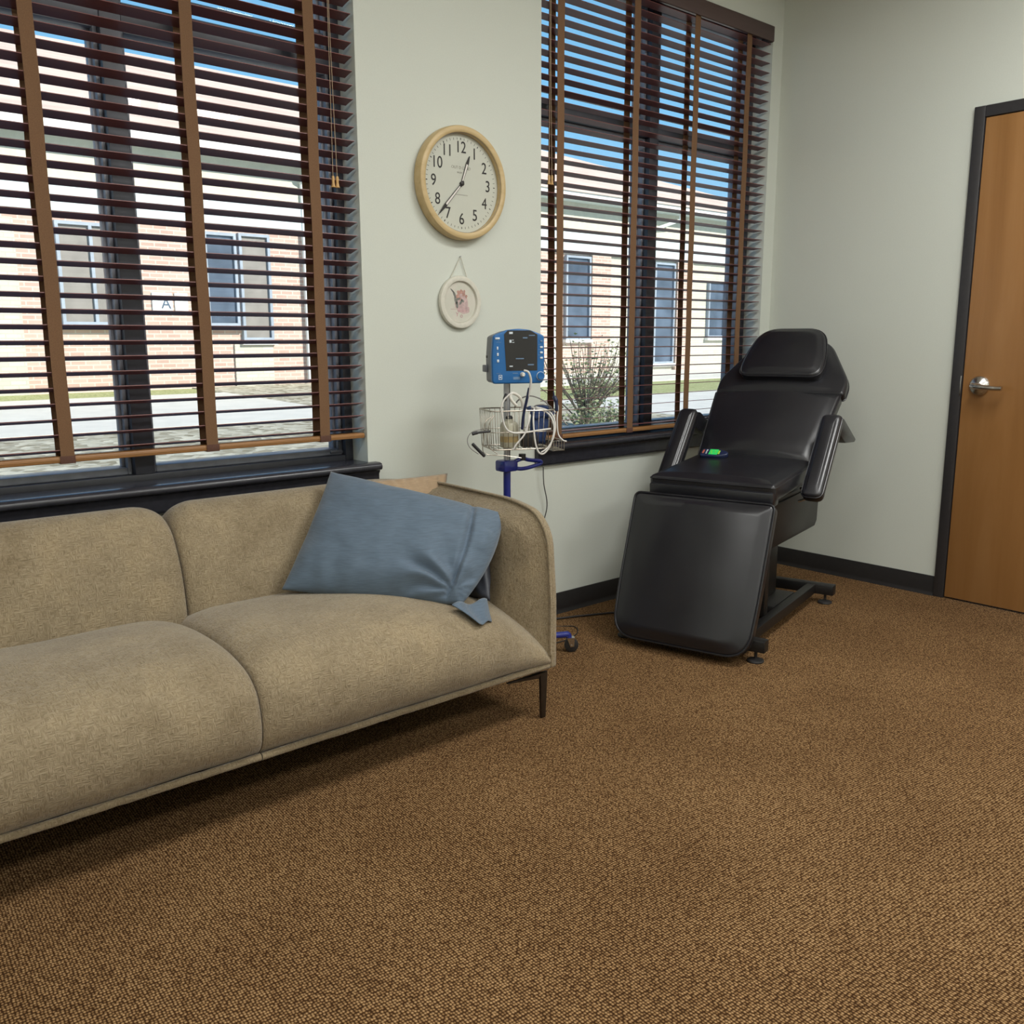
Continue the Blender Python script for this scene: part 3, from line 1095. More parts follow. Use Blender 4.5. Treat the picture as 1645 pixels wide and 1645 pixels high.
# ================================================================= TREATMENT CHAIR
TH = R(15.088)
CO = Vector((-.9, -.528, 0))
def CL(u, v, z):
    return Vector((u*math.cos(TH)+v*math.sin(TH), u*math.sin(TH)-v*math.cos(TH), z))
Adir = CL(1, 0, 0)
Sdir = CL(0, 1, 0)

def chair():
    root = thing('treatment_chair', CO, 'black vinyl reclining treatment chair with padded arms, standing in the corner', 'treatment chair')
    def pmat(u, v, z, du, dz):
        """pad frame: x = right (v), y = up along pad (du,dz), z = outward normal"""
        Y = CL(du, 0, dz).normalized()
        X = Sdir.copy()
        Z = X.cross(Y)
        return frame_mat(CL(u, v, z), X, Y, Z)
    def piping(poly, z, mat, r=.0035, inset=0.002):
        bm = bmesh.new()
        pts = [mat @ Vector((x, y, z)) for x, y in poly]
        tube(bm, pts, r, 8, True)
        return bm
    def crown(w, h, yc=None):
        def f(x, y):
            return h*(1-min(1, abs(x/w))**2.6)
        return f
    # --- leg rest: hinge (-.51,.591) down to tip
    X0 = (-.51, .591)
    d = Vector((.16, .425)).normalized()
    Lr = .588
    T = .062
    m = pmat(X0[0]-d.x*Lr, 0, X0[1]-d.y*Lr, d.x, d.y)
    m = m @ Matrix.Translation((0, 0, -T))
    w1, w2 = .2895, .287
    poly = round_poly([(-w2+.01, 0), (w2-.01, 0), (w2, .2), (w1, Lr), (-w1, Lr), (-w2, .2)], [.19, .19, .1, .028, .028, .1], 12)
    def leg_crown(x, y):
        return .036*(1-min(1, abs(x/.285))**2.0)
    lg = obj('leg_rest', pad(poly, T, .016, leg_crown, m, 14, wob=.0005), M['leather'], root, angle=60)
    obj('leg_rest_piping', piping(poly, T-.006, m, .0045), M['leather'], lg)
    mm = m
    obj('leg_rest_board', pad(round_poly([(x*.93, .03+y*.94) for x, y in [(-w2, 0), (w2, 0), (w1, Lr), (-w1, Lr)]], [.12, .12, .02, .02], 8), .012, .003, lambda x, y: 0, m @ Matrix.Translation((0, 0, -.0125)), 3), M['black_plastic'], lg)
    # --- seat: front (-.43) .. back (.06); top z .648 -> .685
    ws = .2645
    su0, su1 = -.435, .085
    ds = Vector((su1-su0, .037)).normalized()
    m = pmat(su0, 0, .652, ds.x, ds.y) @ Matrix.Translation((0, 0, -.075))
    Ls = su1-su0
    poly = round_poly([(-ws, 0), (ws, 0), (ws, Ls), (-ws, Ls)], [.02, .02, .03, .03], 6)
    def seat_crown(x, y):
        return .012*(1-min(1, abs(x/ws))**3)+.006*math.sin(min(1, y/Ls)*math.pi)
    st = obj('seat', pad(poly, .075, .018, seat_crown, m, 12, wob=.0007), M['leather'], root, angle=60)
    obj('seat_piping', piping(poly, .062, m, .0028), M['leather'], st)
    # front skirt of the seat pad
    sk = bx(-ws+.004, ws-.004, -.012, .06, -.015, .045, .010)
    bmesh.ops.transform(sk, matrix=m, verts=sk.verts)
    obj('seat_skirt', sk, M['leather'], st)
    # --- backrest lower section
    db = Vector((.704, .711)).normalized()
    m = pmat(.045, 0, .676, db.x, db.y) @ Matrix.Translation((0, 0, -.06))
    poly = round_poly([(-.258, 0), (.258, 0), (.290, .40), (-.290, .40)], [.035, .035, .012, .012], 6)
    def back_crown(x, y):
        return .042*(1-min(1, abs(x/.275))**2.0)*min(1, .45+y/.15)
    bk = obj('backrest', pad(poly, .06, .016, back_crown, m, 14, wob=.0007), M['leather'], root, angle=60)
    obj('backrest_piping', piping(poly, .052, m, .003), M['leather'], bk)
    # --- head section: tapering shoulder pad
    m2 = m @ Matrix.Translation((0, .408, -.008))
    poly = round_poly([(-.298, 0), (.298, 0), (.300, .09), (.160, .345), (-.160, .345), (-.300, .09)], [.02, .02, .06, .09, .09, .06], 8)
    def head_crown(x, y):
        return .022*(1-min(1, abs(x/.29))**2.2)*min(1, .3+y/.08)
    hd = obj('head_section', pad(poly, .058, .018, head_crown, m2, 12, wob=.001), M['leather'], root, angle=60)
    obj('head_piping', piping(poly, .012, m2, .003), M['leather'], hd)
    # --- head cushion
    m3 = m2 @ Matrix.Translation((0, .055, .062))
    poly = round_poly([(-.192, 0), (.192, 0), (.192, .12), (.150, .30), (-.150, .30), (-.192, .12)], [.055, .055, .08, .10, .10, .08], 8)
    def pc(x, y):
        return .022*(1-min(1, abs(x/.19))**3)*math.sin(min(1, max(0, (y+.05)/.38))*math.pi)
    hc = obj('head_cushion', pad(poly, .058, .020, pc, m3, 12, wob=.0015), M['leather'], root, angle=60)
    obj('cushion_piping', piping(poly, .045, m3, .003), M['leather'], hc)
    # back support board and hinge tube
    bd = bx(-.235, .235, .02, .60, -.022, -.001, .005)
    bmesh.ops.transform(bd, matrix=m, verts=bd.verts)
    obj('back_board', bd, M['black_plastic'], root)
    # --- arms: pad slopes from high rear to low front, fin bracket behind
    for s in (-1, 1):
        vc = s*.322
        dA = Vector((.245, .300)).normalized()
        m = pmat(-.155, vc, .565, dA.x, dA.y)
        La = .405
        poly = round_poly([(-.043, 0), (.043, 0), (.043, La), (-.043, La)], [.03, .03, .03, .03], 6)
        m = m @ Matrix.Translation((0, 0, -.035))
        ar = obj('armrest', pad(poly, .060, .018, lambda x, y: .010*(1-min(1, abs(x/.045))**2), m, 8), M['leather'], root, angle=60)
        obj('arm_piping', piping(poly, .045, m, .0026), M['leather'], ar)
        # fin: triangular padded bracket from the arm top running down behind
        bm = bmesh.new()
        top = (-.155+dA.x*La, .565+dA.y*La)
        fin = [(top[0]-.045, top[1]-.055), (top[0]-.005, top[1]-.004), (top[0]+.05, top[1]-.010), (top[0]+.275, top[1]-.118), (top[0]+.255, top[1]-.130), (top[0]+.10, top[1]-.12)]
        # prism in (u,z), extruded in v
        mf = Matrix((CL(1, 0, 0), CL(0, 0, 1), -Sdir)).transposed().to_4x4()
        mf.translation = CL(0, vc, 0)
        prism(bm, fin, -.034, .034, mf, .006)
        obj('arm_bracket', bm, M['leather'], ar)
        # hinge rod to the seat
        bm = bmesh.new()
        tube(bm, [CL(-.06, s*.30, .60), CL(-.06, s*.25, .585)], .008, 10)
        tube(bm, [CL(-.10, s*.302, .56), CL(-.10, s*.255, .54)], .005, 10)
        obj('arm_rod', bm, M['chrome'], ar)
    # --- under structure
    mf = Matrix((CL(1, 0, 0), CL(0, 0, 1), -Sdir)).transposed().to_4x4()
    def plate(name, poly, v0, v1, bev=.004):
        bm = bmesh.new()
        prism(bm, poly, v0, v1, mf, bev)
        return obj(name, bm, M['black_metal'], root)
    side = [(-.40, .385), (.235, .378), (.262, .40), (.27, .50), (.27, .56), (-.40, .56)]
    plate('side_panel', side, .228, .236)
    plate('side_panel', side, -.236, -.228)
    plate('under_frame', [(-.41, .53), (.27, .53), (.27, .575), (-.41, .575)], -.226, .226)
    plate('lift_column', [(-.10, .085), (.10, .085), (.10, .535), (-.10, .535)], -.12, .12, .008)
    plate('leg_rest_arm', [(-.42, .53), (-.40, .56), (-.53, .50), (-.60, .24), (-.585, .24), (-.52, .47)], -.20, -.17, .002)
    plate('leg_rest_arm', [(-.42, .53), (-.40, .56), (-.53, .50), (-.60, .24), (-.585, .24), (-.52, .47)], .17, .20, .002)
    plate('brace', [(-.30, .085), (-.255, .085), (-.255, .39), (-.30, .39)], .17, .20, .003)
    plate('brace', [(-.30, .085), (-.255, .085), (-.255, .39), (-.30, .39)], -.20, -.17, .003)
    # base
    base = bmesh.new()
    prism(base, [(-.575, .045), (.315, .045), (.315, .088), (-.575, .088)], -.235, -.195, mf, .003)
    prism(base, [(-.575, .045), (.315, .045), (.315, .088), (-.575, .088)], .195, .235, mf, .003)
    prism(base, [(-.14, .046), (.14, .046), (.14, .086), (-.14, .086)], -.19, .19, mf, .003)
    obj('base_rail', base, M['black_metal'], root)
    for u in (-.60, .335):
        bm = bmesh.new()
        prism(bm, [(u-.024, .044), (u+.024, .044), (u+.024, .090), (u-.024, .090)], -.315, .315, mf, .004)
        cb = obj('crossbar', bm, M['black_metal'], root)
        for v in (-.275, .275):
            bm = bmesh.new()
            c = CL(u, v, 0)
            lathe(bm, [(0, 0), (.030, 0), (.032, .004), (.030, .009), (.012, .014), (.006, .016), (.006, .05), (0, .05)], 28, Matrix.Translation(c))
            obj('foot', bm, M['rubber'], root)
    return root
chair()

# handheld device on the seat
dv = thing('handheld_monitor', CO + CL(-.058, -.135, .6870), 'small navy handheld monitor with a lit green screen lying on the black chair seat', 'handheld device', rot=(0, 0, TH-R(90)+R(4)))
poly = round_poly([(-.055, -.02), (-.05, -.026), (.03, -.027), (.066, -.010), (.066, .010), (.03, .027), (-.05, .026), (-.055, .02)], .02, 5)
dm = Matrix.Rotation(R(28), 4, 'X') @ Matrix.Translation((0, 0, .012))
obj('device_body', pad(poly, .022, .007, lambda x, y: 0, dm, 4), M['device'], dv)
def dbox(name, x0, x1, y0, y1, mt, z=.0225):
    b = bx(x0, x1, y0, y1, z-.001, z+.001, .0003)
    bmesh.ops.transform(b, matrix=dm, verts=b.verts)
    return obj(name, b, mt, dv)
dbox('green_screen', -.016, .022, -.019, .019, M['green_screen'])
dbox('screen_icon', .023, .031, -.014, .012, M['lime'])
dbox('orange_button', -.046, -.039, -.013, .013, M['orange'])
bm = bmesh.new()
for yy in (-.012, -.003, .006, .013):
    box(bm, -.031, -.025, yy-.0025, yy+.0025, .0215, .0232, .0003)
bmesh.ops.transform(bm, matrix=dm, verts=bm.verts)
obj('key_marks', bm, M['mark'], dv)
bm = bmesh.new()
for i_, (xx, yy, w) in enumerate([(-.008, .008, .006), (-.006, -.002, .007), (-.004, -.011, .006), (.010, .007, .005), (.011, -.004, .006)]):
    box(bm, xx-w/2, xx+w/2, yy-.002, yy+.002, .0226, .0238, .0002)
bmesh.ops.transform(bm, matrix=dm, verts=bm.verts)
obj('screen_digits', bm, M['lime'], dv)

# ================================================================= WALL CLOCK
ck = thing('wall_clock', (-2.066, -.0005, 1.772), 'round wall clock with pale wooden rim and black numerals, above the small plaque', 'clock')
cmx = Matrix.Rotation(R(90), 4, 'X')      # local z -> -y
bm = bmesh.new()
lathe(bm, [(.150, 0), (.197, 0), (.202, .004), (.203, .012), (.202, .034), (.199, .041), (.193, .044), (.183, .044), (.178, .041), (.176, .034), (.176, .018), (.150, .016)], 96, cmx)
obj('clock_rim', bm, M['clockwood'], ck)
bm = bmesh.new()
lathe(bm, [(0, .002), (.1785, .002), (.1785, .0185), (0, .0185)], 80, cmx)
obj('clock_face', bm, M['dial'], ck)
bm = bmesh.new()
lathe(bm, [(.1755, .0186), (.1765, .0186), (.1765, .036), (.1755, .036)], 80, cmx)
obj('inner_ring', bm, M['grey_plastic'], ck)
for hnum in range(1, 13):
    a = R(30*hnum)
    bm = bmesh.new()
    text_bm(bm, str(hnum), .058, cmx @ Matrix.Translation((.127*math.sin(a), .127*math.cos(a), .0192)), .0003, .88, 0 if hnum == 4 else .00012)
    obj('numeral', bm, M['ink'], ck, smooth=False)
bm = bmesh.new()
for k in range(60):
    a = -R(6*k)
    big = k % 5 == 0
    b2 = Matrix.Rotation(a, 4, 'Z')
    w, h = (.0016, .0055) if big else (.0007, .006)
    box(bm, -w, w, .160-h, .160+h*.3, .0187, .0191, 0, cmx @ b2)
obj('minute_mark', bm, M['ink'], ck, smooth=False)
bm = bmesh.new()
text_bm(bm, 'OUT D C  ND', .0145, cmx @ Matrix.Translation((0, .056, .0192)), .0001)
text_bm(bm, 'wuw  c', .013, cmx @ Matrix.Translation((0, .040, .0192)), .0001)
box(bm, -.026, .030, -.0405, -.0385, .0188, .0191, 0, cmx)
obj('dial_print', bm, M['inkgrey'], ck, smooth=False)
def hand(name, ang, ln, w, z):
    ms = cmx @ Matrix.Rotation(-R(ang), 4, 'Z')
    bm = bmesh.new()
    prism(bm, [(-w*.55, -.012), (w*.55, -.012), (w, ln*.74), (w*.25, ln), (-w*.25, ln), (-w, ln*.74)], z, z+.0012, ms)
    o = obj(name, bm, M['ink'], ck, smooth=False)
    bm = bmesh.new()
    prism(bm, [(-w*.36, ln*.10), (w*.36, ln*.10), (w*.60, ln*.70), (-w*.60, ln*.70)], z+.0012, z+.0016, ms)
    obj('hand_inlay', bm, M['lume'], o, smooth=False)
hand('hour_hand', 21, .108, .0062, .0215)
hand('minute_hand', 223, .156, .0062, .0240)
bm = bmesh.new()
lathe(bm, [(0, .018), (.008, .018), (.008, .0275), (.005, .029), (0, .029)], 24, cmx)
obj('hand_hub', bm, M['ink'], ck)

# ================================================================= HANGING PLAQUE
pq = thing('hanging_plaque', (-2.072, -.0005, 1.342), 'small round white framed floral print hanging by a string below the clock', 'plaque')
bm = bmesh.new()
lathe(bm, [(0, 0), (.094, 0), (.098, .004), (.099, .012), (.096, .018), (.088, .020), (.079, .018), (.077, .012), (.076, .008), (0, .008)], 64, cmx)
obj('plaque_frame', bm, M['plaque'], pq)
bm = bmesh.new()
lathe(bm, [(0, .0085), (.0755, .0085), (.0755, .0095), (0, .0095)], 64, cmx)
obj('print_disc', bm, M['art'], pq)
def blob(bm, x, y, rx, ry, rot, z, n=16, j=.2):
    pts = []
    for k in range(n):
        a = 2*math.pi*k/n
        q = 1+j*noise.noise(Vector((x*90+math.cos(a)*1.5, y*90+math.sin(a)*1.5, z*100)))
        px, py = rx*q*math.cos(a), ry*q*math.sin(a)
        pts.append((x+px*math.cos(rot)-py*math.sin(rot), y+px*math.sin(rot)+py*math.cos(rot)))
    prism(bm, pts, z, z+.0003, cmx)
bm = bmesh.new()
blob(bm, .008, -.002, .030, .040, .1, .0095, 20, .4)
blob(bm, .018, -.028, .030, .014, 0, .0094, 16, .4)
obj('pink_wash', bm, M['pinkwash'], pq, smooth=False)
bm = bmesh.new()
for x, y, r in ((-.006, .036, .010), (.008, .040, .009), (.018, .030, .008), (.030, .022, .007), (-.012, .020, .011), (.002, .012, .008), (.022, .040, .006)):
    blob(bm, x, y, r, r*.75, random.random()*3, .0098, 12, .5)
obj('blossom', bm, M['blossom'], pq, smooth=False)
bm = bmesh.new()
for x, y, rx, ry, a in ((-.034, .040, .014, .003, -.7), (-.026, .028, .014, .005, -1.0), (-.020, .006, .018, .006, -1.2), (-.014, -.010, .013, .006, -1.5), (.004, .000, .012, .005, .9), (.012, .006, .010, .005, -.6), (-.008, .012, .010, .004, .3)):
    blob(bm, x, y, rx, ry, a, .0099, 12, .3)
obj('leaf_sprig', bm, M['sprig'], pq, smooth=False)
bm = bmesh.new()
box(bm, -.045, .030, -.0265, -.0255, .0097, .0100, 0, cmx)
box(bm, -.012, .032, -.033, -.031, .0097, .0100, 0, cmx)
box(bm, -.030, .032, -.020, -.0195, .0097, .0100, 0, cmx)
text_bm(bm, 'Y', .022, cmx @ Matrix.Translation((-.014, -.046, .0100)), .0001)
text_bm(bm, 'o', .024, cmx @ Matrix.Translation((.006, -.050, .0100)), .0001)
obj('script_lettering', bm, M['mauve'], pq, smooth=False)
bm = bmesh.new()
tube(bm, [(-.042, -.006, .086), (.008, -.006, .168), (.040, -.006, .086)], .0018, 8)
obj('hanging_string', bm, M['string'], pq)
bm = bmesh.new()
tube(bm, [(.008, 0, .168), (.008, -.010, .170)], .0022, 8)
obj('wall_nail', bm, M['silver'], pq)

# ================================================================= VITALS CART
CX, CY = -2.113, -.33
vc = thing('vitals_cart', (CX, CY, 0), 'blue and silver rolling stand carrying the monitor and wire basket beside the sofa arm', 'rolling stand')
obj('lower_pole', tb([(0, 0, .09), (0, 0, .73)], .0135, 20), M['navy'], vc)
obj('upper_pole', tb([(0, 0, .73), (0, 0, 1.055)], .0115, 20), M['silver'], vc)
bm = bmesh.new()
for dx in (-.006, 0, .006):
    tube(bm, [(dx, -.0112, .76), (dx, -.0112, 1.045)], .0009, 6)
obj('pole_groove', bm, M['grey_plastic'], vc)
bm = bmesh.new()
lathe(bm, [(0, .062), (.030, .062), (.036, .070), (.036, .088), (.028, .100), (.016, .104), (0, .104)], 28)
hub = obj('base_hub', bm, M['navy'], vc)
cast_dir = math.atan2(-.075, .258)
for k in range(4):
    a = (cast_dir, R(58), R(128), R(198))[k]
    dx, dy = math.cos(a), math.sin(a)
    bm = bmesh.new()
    tube(bm, catmull([(dx*.02, dy*.02, .082), (dx*.14, dy*.14, .078), (dx*.235, dy*.235, .073), (dx*.256, dy*.256, .071), (dx*.262, dy*.262, .058)], 6), [.0125]*24+[.0118], 14)
    lg = obj('base_leg', bm, M['navy'], vc)
    bm = bmesh.new()
    lathe(bm, [(0, .063), (.010, .063), (.012, .060), (.012, .056), (0, .056)], 18, Matrix.Translation((dx*.262, dy*.262, 0)))
    sw = R(-40)+k*2.1
    ca, sa = math.cos(sw), math.sin(sw)
    ctr = Vector((dx*.262+ca*.010, dy*.262+sa*.010, .0285))
    wm = frame_mat(ctr, (ca, sa, 0), (0, 0, 1), (sa, -ca, 0))
    prism(bm, [(-.018, .0300), (.012, .0300), (.010, -.003), (-.004, -.006)], .0125, .015, wm)
    prism(bm, [(-.018, .0300), (.012, .0300), (.010, -.003), (-.004, -.006)], -.015, -.0125, wm)
    prism(bm, [(-.018, .0290), (.012, .0290), (.012, .0315), (-.018, .0315)], -.015, .015, wm)
    cs_ = obj('caster', bm, M['chrome'], lg)
    bm = bmesh.new()
    lathe(bm, [(0, -.011), (.020, -.011), (.0272, -.008), (.0282, 0), (.0272, .008), (.020, .011), (0, .011)], 28, wm)
    obj('caster_wheel', bm, M['rubber'], cs_)
    bm = bmesh.new()
    tube(bm, [wm @ Vector((0, 0, -.017)), wm @ Vector((0, 0, .017))], .004, 10)
    obj('axle', bm, M['chrome'], cs_)
# blue clamp with loop handle
bm = bmesh.new()
box(bm, -.035, .030, -.030, .028, .730, .772, .008)
tube(bm, catmull([(.01, -.02, .763), (.05, -.028, .774), (.09, -.02, .765), (.15, -.012, .755), (.155, -.010, .745), (.10, -.012, .736), (.05, -.02, .736), (.02, -.02, .742)], 5), .0075, 10)
obj('clamp_handle', bm, M['navy'], vc)
obj('clamp_knob', tb([(.048, -.03, .770), (.048, -.03, .792)], .013, 16), M['black_plastic'], vc)

# monitor
ma = R(-114)                                  # direction the screen faces
nrm = Vector((math.cos(ma), math.sin(ma), 0))
Xd = Vector((0, 0, 1)).cross(nrm)             # right as seen from the front
MO = Vector((CX, CY, 1.050)) + nrm*.0 + Xd*.032
mo = thing('patient_monitor', MO, 'blue and grey patient monitor with dark screen mounted on the rolling stand', 'monitor')
mm = frame_mat((0, 0, 0), Xd, (0, 0, 1), nrm) @ Matrix.Diagonal((.93, .985, .93, 1))  # x right, y up, z to the viewer
outline = [(-.104, .006), (-.096, -.002), (.092, -.002), (.102, .010), (.104, .09), (.102, .166), (.092, .172), (.045, .188), (0, .192), (-.045, .188), (-.090, .172), (-.100, .166), (-.106, .09)]
po = round_poly(outline, .012, 4)
obj('monitor_shell', pad([(x*.965, y*.97+.002) for x, y in po], .088, .012, lambda x, y: 0, mm @ Matrix.Translation((0, 0, -.062)), 3), M['grey_plastic'], mo, angle=50)
obj('monitor_bezel', pad(po, .026, .006, lambda x, y: 0, mm @ Matrix.Translation((0, 0, .022)), 3), M['monitor_blue'], mo, angle=50)
def mpoly(name, poly, z0, z1, mt, par=None):
    bm = bmesh.new()
    prism(bm, poly, z0, z1, mm, .0004)
    return obj(name, bm, mt, par or mo, smooth=False)
scr = mpoly('screen', [(-.050, .044), (.074, .044), (.074, .172), (.046, .186), (-.044, .186), (-.058, .172)], .0478, .0492, M['screen'])
def marks(name, boxes, mt, z=.0490, par=None):
    bm = bmesh.new()
    for (x0, x1, y0, y1) in boxes:
        box(bm, x0, x1, y0, y1, z, z+.0006, 0, mm)
    return obj(name, bm, mt, par or mo, smooth=False)
marks('screen_print', [(-.038, -.024, .1735, .181), (-.037, -.029, .143, .153), (-.027, -.020, .151, .153), (-.026, -.018, .143, .145), (-.037, -.024, .058, .062)], M['mark'], .0491, scr)
marks('screen_text', [(.016, .034, .158, .162), (-.012, .020, .085, .0885), (.036, .060, .063, .067), (.040, .064, .167, .170)], M['markblue'], .0491, scr)
def mbutton(name, x, y, w, h, mt):
    bm = bmesh.new()
    box(bm, x-w/2, x+w/2, y-h/2, y+h/2, .0475, .0505, .0012, mm)
    return obj(name, bm, mt, mo)
for x, y, w, h, mt in ((-.084, .158, .018, .007, 'mark'), (-.084, .124, .006, .011, 'mark'), (-.083, .102, .007, .011, 'mark'), (-.082, .079, .008, .010, 'mark'),
                       (.0905, .127, .011, .007, 'mark'), (.0905, .108, .011, .007, 'mark'), (.0905, .089, .011, .007, 'mark'), (.0905, .148, .009, .006, 'markblue')):
    mbutton('button', x, y, w, h, M[mt])
marks('bezel_print', [(-.088, -.070, .1435, .145), (-.082, -.078, .149, .151), (-.086, -.081, .112, .114), (-.088, -.070, .0345, .036), (-.024, -.004, .034, .0365), (-.022, .004, .013, .022), (.078, .090, .1355, .137), (.078, .090, .118, .1195), (.078, .090, .0985, .100)], M['markblue'], .0481)
bm = bmesh.new()
for (x0, x1, y0, y1) in ((-.080, -.066, .0275, .0295), (-.080, -.066, .013, .015), (-.080, -.078, .014, .029), (-.068, -.066, .014, .029), (-.076, -.070, .019, .024)):
    box(bm, x0, x1, y0, y1, .0480, .0487, 0, mm)
obj('port_icon', bm, M['mark'], mo, smooth=False)
bm = bmesh.new()
lathe(bm, [(0, .046), (.0145, .046), (.0140, .056), (.0125, .058), (.003, .057), (0, .057)], 28, mm @ Matrix.Translation((.087, .024, 0)))
kn = obj('jog_knob', bm, M['monitor_blue'], mo)
bm = bmesh.new()
lathe(bm, [(.0145, .048), (.0160, .048), (.0160, .0515), (.0145, .0515)], 28, mm @ Matrix.Translation((.087, .024, 0)))
obj('knob_ring', bm, M['mark'], kn)
obj('side_clip', bx(-.115, -.101, .038, .064, -.060, -.025, .004, mm), M['grey_plastic'], mo)
obj('side_button', bx(-.1045, -.100, .088, .098, -.045, -.030, .002, mm), M['black_plastic'], mo)
bm = bmesh.new()
lathe(bm, [(0, .046), (.009, .046), (.008, .060), (.0055, .066), (0, .066)], 18, mm @ Matrix.Translation((.014, .030, 0)))
obj('hose_connector', bm, M['white_plastic'], mo)

# wire basket (its own thing hung on the stand)
BO = Vector((CX+.012, CY-.040, .822))
bk = thing('wire_basket', BO, 'steel wire basket on the rolling stand filled with cables and cuffs', 'basket')
ba = ma+R(90)
Bx = Xd
By = -nrm      # depth away from viewer
def BP(x, y, z):
    return Bx*x+By*y+Vector((0, 0, z))
def rect_ring(bm, w, d, z, r, dx=0):
    p = [BP(-w, -d, z), BP(w, -d, z), BP(w, d, z), BP(-w, d, z)]
    pp = []
    for i in range(4):
        a, b = p[i], p[(i+1) % 4]
        pp += [a.lerp(b, .08), a.lerp(b, .92)]
    tube(bm, pp, r, 6, True)
wb, dbk, hb_ = .116, .085, .135
bm = bmesh.new()
rect_ring(bm, wb, dbk, hb_, .0026)
rect_ring(bm, wb*.97, dbk*.97, hb_*.45, .0016)
rect_ring(bm, wb*.93, dbk*.93, .0, .0026)
obj('basket_rim', bm, M['wire'], bk)
bm = bmesh.new()
for i in range(13):
    x = -1+2*i/12
    for sgn in (-1, 1):
        tube(bm, [BP(wb*.93*x, sgn*dbk*.93, 0), BP(wb*x*.985, sgn*dbk, hb_)], .0012, 5)
    tube(bm, [BP(wb*.93*x, -dbk*.93, 0), BP(wb*.93*x, dbk*.93, 0)], .0012, 5)
for i in range(1, 7):
    y = -1+2*i/7
    for sgn in (-1, 1):
        tube(bm, [BP(sgn*wb*.93, dbk*.93*y, 0), BP(sgn*wb, dbk*y, hb_)], .0012, 5)
obj('basket_wires', bm, M['wire'], bk, angle=180)
bm = bmesh.new()
# small side tray on the right and curved scoop on the left
for z in (-.012, .022):
    tube(bm, [BP(wb+.002, -.06, z), BP(wb+.046, -.055, z), BP(wb+.046, .05, z), BP(wb+.002, .055, z)], .0018, 6, True)
for i in range(5):
    x = wb+.005+i*.010
    tube(bm, [BP(x, -.058, .022), BP(x, -.058, -.012), BP(x, .052, -.012), BP(x, .052, .022)], .0011, 5)
obj('side_tray', bm, M['wire'], bk)
bm = bmesh.new()
tube(bm, catmull([BP(-wb, -dbk*.9, .115), BP(-wb-.022, -dbk*.9, .095), BP(-wb-.028, -dbk*.9, .04), BP(-wb-.024, -dbk*.9, -.01), BP(-wb+.05, -dbk, -.020), BP(-.01, -dbk-.004, -.030)], 6), .0017, 6)
obj('wire_scoop', bm, M['wire'], bk)
bm = bmesh.new()
tube(bm, catmull([BP(-wb+.012, -dbk*1.02, .125), BP(-wb-.010, -dbk*1.02, .09), BP(-wb-.014, -dbk*1.02, .02), BP(-wb+.02, -dbk*1.02, -.012)], 6), .0017, 6)
obj('wire_scoop', bm, M['wire'], bk)

# contents: cables, cuffs, bottle, probe  -- each a thing of its own
def cable(name, pts, r, mt, label, cat='cable', group=None, off=BO):
    if cat != 'hose':
        pts = [(x, y, z if z < .14 else .14+(z-.14)*.55) for x, y, z in pts]
    else:
        pts = [(x-.017, y, z-.050) for x, y, z in pts]
    P = [BP(p[0]*.85, p[1], p[2]) for p in pts]
    r = [q*.9 for q in r] if isinstance(r, list) else r*.85
    o = obj(name, tb(P, r, 8, 8), mt, angle=180)
    o.location = off
    return tag(o, label, cat, group)
cable('white_cable', [(-.055, -.09, .245), (-.085, -.092, .205), (-.098, -.094, .15), (-.085, -.096, .085), (-.055, -.096, .062), (0, -.094, .060), (.06, -.094, .066), (.115, -.092, .070)], .0040, M['cordwhite'], 'white cable looping over the front left rim of the wire basket')
cable('white_cable', [(-.050, -.094, .000), (-.035, -.095, .020), (.000, -.096, .055), (.020, -.09, .10), (.03, -.07, .13)], .0036, M['cordwhite'], 'short white cable rising diagonally through the basket front')
cable('white_cable', [(.045, -.05, .15), (.105, -.08, .125), (.128, -.095, .08), (.115, -.098, .02), (.085, -.098, -.015), (.060, -.098, -.010), (.045, -.096, .03), (.040, -.09, .10), (.055, -.06, .14)], .0038, M['cordwhite'], 'white cable coiled in a tall oval at the right of the basket')
cable('white_cable', [(.06, -.06, .15), (.115, -.075, .13), (.135, -.09, .09), (.125, -.097, .04), (.100, -.098, .005), (.070, -.099, -.012)], .0034, M['cordwhite'], 'outer white cable arc beside the coiled oval at the basket right')
cable('white_cable', [(.148, -.05, .19), (.160, -.06, .15), (.152, -.07, .10), (.155, -.075, .05), (.172, -.08, .028), (.190, -.08, .022)], .0034, M['cordwhite'], 'white cable hanging outside the right end of the basket')
cable('grey_cable', [(.00, .02, .14), (.010, .01, .185), (.045, -.01, .215), (.085, -.02, .205), (.125, -.03, .165), (.135, -.04, .12)], .0030, M['cordgrey'], 'grey cable arching high above the right half of the basket')
cable('grey_cable', [(.055, -.02, .13), (.075, -.03, .155), (.11, -.04, .158), (.135, -.05, .14), (.12, -.05, .10)], .0028, M['cordgrey'], 'short grey cable arc just above the basket rim on the right')
cable('grey_cable', [(-.150, -.09, .075), (-.215, -.09, .070), (-.240, -.09, .045), (-.232, -.09, .015), (-.195, -.09, -.010)], .0015, M['cordgrey'], 'thin grey wire loop sticking out left of the basket')
cable('white_sensor_clip', [(-.030, -.085, .165), (-.050, -.088, .195), (-.058, -.088, .225), (-.048, -.085, .245), (-.020, -.08, .225), (-.002, -.075, .185), (.000, -.07, .145)], .0065, M['white_plastic'], 'white rounded sensor band standing above the left of the basket', 'sensor')
cable('air_hose', [(.008, -.112, .325), (.026, -.118, .318), (.038, -.112, .285), (.030, -.10, .235), (.018, -.085, .18), (.014, -.075, .14)], [.0044]*17+[.0050]*24, M['cordwhite'], 'white hose curving from the monitor connector down into the basket', 'hose')
